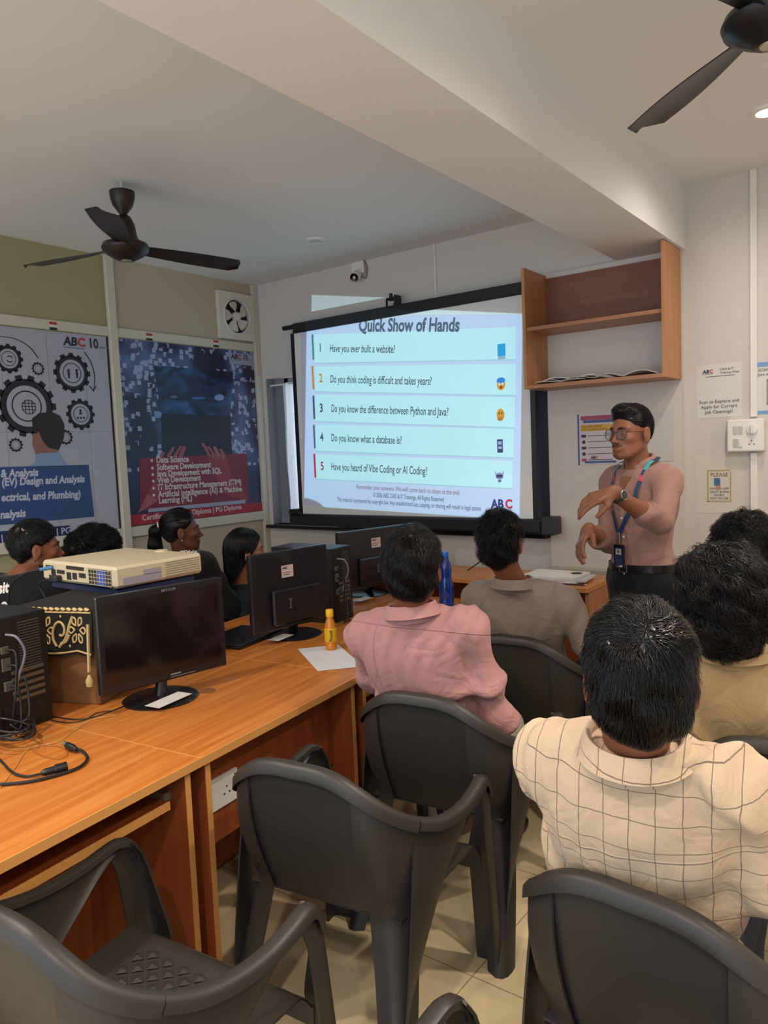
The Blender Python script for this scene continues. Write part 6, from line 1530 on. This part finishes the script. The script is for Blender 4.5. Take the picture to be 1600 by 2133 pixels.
postT = lambda X, d: np.maximum(fT(X, d), (X-topT)@uG)
sdf_obj('trousers', P_, .010, cloth('trousers_black', '14161a', .8), tG, postT)
def ring_on(pr_, po, c, n=60, out=.4):
    pts = []
    for a in np.linspace(0, 2*PI, n, endpoint=False):
        e = rG*math.sin(a)+fG*math.cos(a); pts.append(march(pr_, po, [c+e*out], -e)[0])
    return np.array(pts)
q = ring_on(P_, None, pG+uG*.018); c0_ = pG+uG*.018
rows = []
for p in np.vstack([q, q[:1]]):
    e = nrm(p-c0_); rows.append([p+e*.004-uG*.016, p+e*.007-uG*.015, p+e*.007+uG*.015, p+e*.004+uG*.016])
MB().loft(rows, thick=.002).build('belt', mat('belt_black', '0d0d0e', .3), tG, True)
bc = q[0]+fG*.010
bk = MB()
for a, b_ in (((-.024, -.018, 0), (-.019, .018, .004)), ((.019, -.018, 0), (.024, .018, .004)), ((-.024, .014, 0), (.024, .018, .004)), ((-.024, -.018, 0), (.024, -.014, .004))): bk.box(a, b_, .0005, (bc, -rG, uG, fG))
bk.build('belt_buckle', mat('buckle_metal', '9a9a9c', .25, metal=.9), tG)
# watch, ring, bracelet
ax = nrm(wrL-elL); wc = wrL-ax*.035; e1_ = nrm(np.cross(ax, Zv)); e2_ = np.cross(ax, e1_)
tw = march(prims, None, [wc+(CAM-wc)/np.linalg.norm(CAM-wc)*.1], -nrm(CAM-wc))[0]
MB().lathe([(.0285, -.011), (.031, -.010), (.031, .010), (.0285, .011)], wc, 28, ax).build('watch_strap', mat('watch_strap_grey', '4a4640', .4), tG, True)
cv = nrm(nrm(CAM-wc)-ax*(nrm(CAM-wc)@ax)); cv = nrm(cv+Zv*.6-ax*(Zv@ax)*.6)
MB().lathe([(.019, 0), (.021, .003), (.021, .009), (.018, .011), (.001, .011)], wc+cv*.027, 28, cv).build('watch_case', mat('watch_metal', 'b0aca8', .22, metal=.9), tG, True)
MB().lathe([(.0165, .0112), (.001, .0118)], wc+cv*.027, 24, cv).build('watch_face', mat('watch_face', '33363a', .15), tG)
ax = nrm(wrR-elR); MB().tube([wrR-ax*.01+(nrm(np.cross(ax, Zv))*math.cos(a)+np.cross(ax, nrm(np.cross(ax, Zv)))*math.sin(a))*.029 for a in np.linspace(0, 2*PI, 24)], .002, 6).build('bracelet', mat('thread_red', '9a4a3c', .6), tG, True)
facebits(tG, hG, RhG, 1)
WG = lambda p: hG+(np.array(p))@RhG
# spectacles
sp = MB()
M_fr = mat('spectacle_frame', '2e2a28', .3, metal=.6)
for x in (-1, 1):
    cx = x*.034
    MB().tube([WG((cx+.025*math.cos(a), .1005-.006*abs(math.cos(a))*(1 if math.cos(a)*x > 0 else .0), -.004+.024*math.sin(a))) for a in np.linspace(0, 2*PI, 33)], .0013, 6).build('spectacle_rim', M_fr, tG, True)
    MB().tube([WG((cx+x*.025, .096, .004)), WG((x*.072, .06, .006)), WG((x*.080, .01, .004)), WG((x*.080, -.008, -.006))], .0012, 6).build('spectacle_arm', M_fr, tG, True)
    MB().lathe([(.0245, 0), (.0240, .0012), (.001, .0014)], WG((cx, .0985, -.004)), 28, RhG[1]).build('lens', mat('spectacle_glass', '2a3440', .08, alpha=.14, spec=.5), tG)
MB().tube([WG((-.010, .101, .004)), WG((0, .104, .006)), WG((.010, .101, .004))], .0013, 6).build('spectacle_bridge', M_fr, tG, True)
# moustache and short beard: fine strands on the skin
fp_ = head_prims(hG, RhG, 1, False); rg = np.random.default_rng(3)
def patch(test, n):
    pts = []
    while len(pts) < n:
        p = np.array([rg.uniform(-.06, .06), .2, rg.uniform(-.13, -.035)])
        if test(p[0], p[2]): pts.append(p)
    return march(fp_, None, hG+np.array(pts)@RhG, -RhG[1], 30)
sd = np.vstack([patch(lambda x, z: -.056 < z < -.045 and abs(x) < .028, 300), patch(lambda x, z: z < -.086 and abs(x) < .024 and z > -.118, 250)])
V2, F2 = strands(fp_, None, sd, lambda X, N: np.tile(-RhG[2], (len(X), 1)), 800, .005, seg=3, r=.0004, lift=.001, jit=.4, rs=11)
link('moustache_and_beard', raw_mesh('beard', V2-off(tG), F2, None, True), M_hairb, tG)
# slicked back hair, sides clipped short
flG = lambda q, N: np.stack([q[:, 0]*4, -1+0*q[:, 0], .45*(q[:, 1] > .03)-1.1*(q[:, 1] < -.04)-.5*(np.abs(q[:, 0]) > .06)], 1)
def cutG(q): return -(q[:, 2]-(.022 + .0*q[:, 1]))*np.where(q[:, 1] > -.03, 1, 0)-np.where(q[:, 1] > -.03, 0, .05)
hair_obj(hG, RhG, 1, M_hairb, tG, (.0775, .100, .099), plane=((.080, .066), (-.52, .85)), flow=flG, n=4500, L=.06, noise=.001, r=.0009, lift=.005, jit=.10, rs=12, hcap=.004,
         extra=[((.0, .045, .100), (.054, .048, .030), .02)])
hair_obj(hG, RhG, 1, M_hairb, tG, (.0758, .0975, .088), plane=((.052, .03), (-.86, .51)), flow=flG, n=1500, L=.012, noise=.0005, r=.0006, lift=.001, jit=.2, rs=13, hcap=.004, name='clipped_sides')
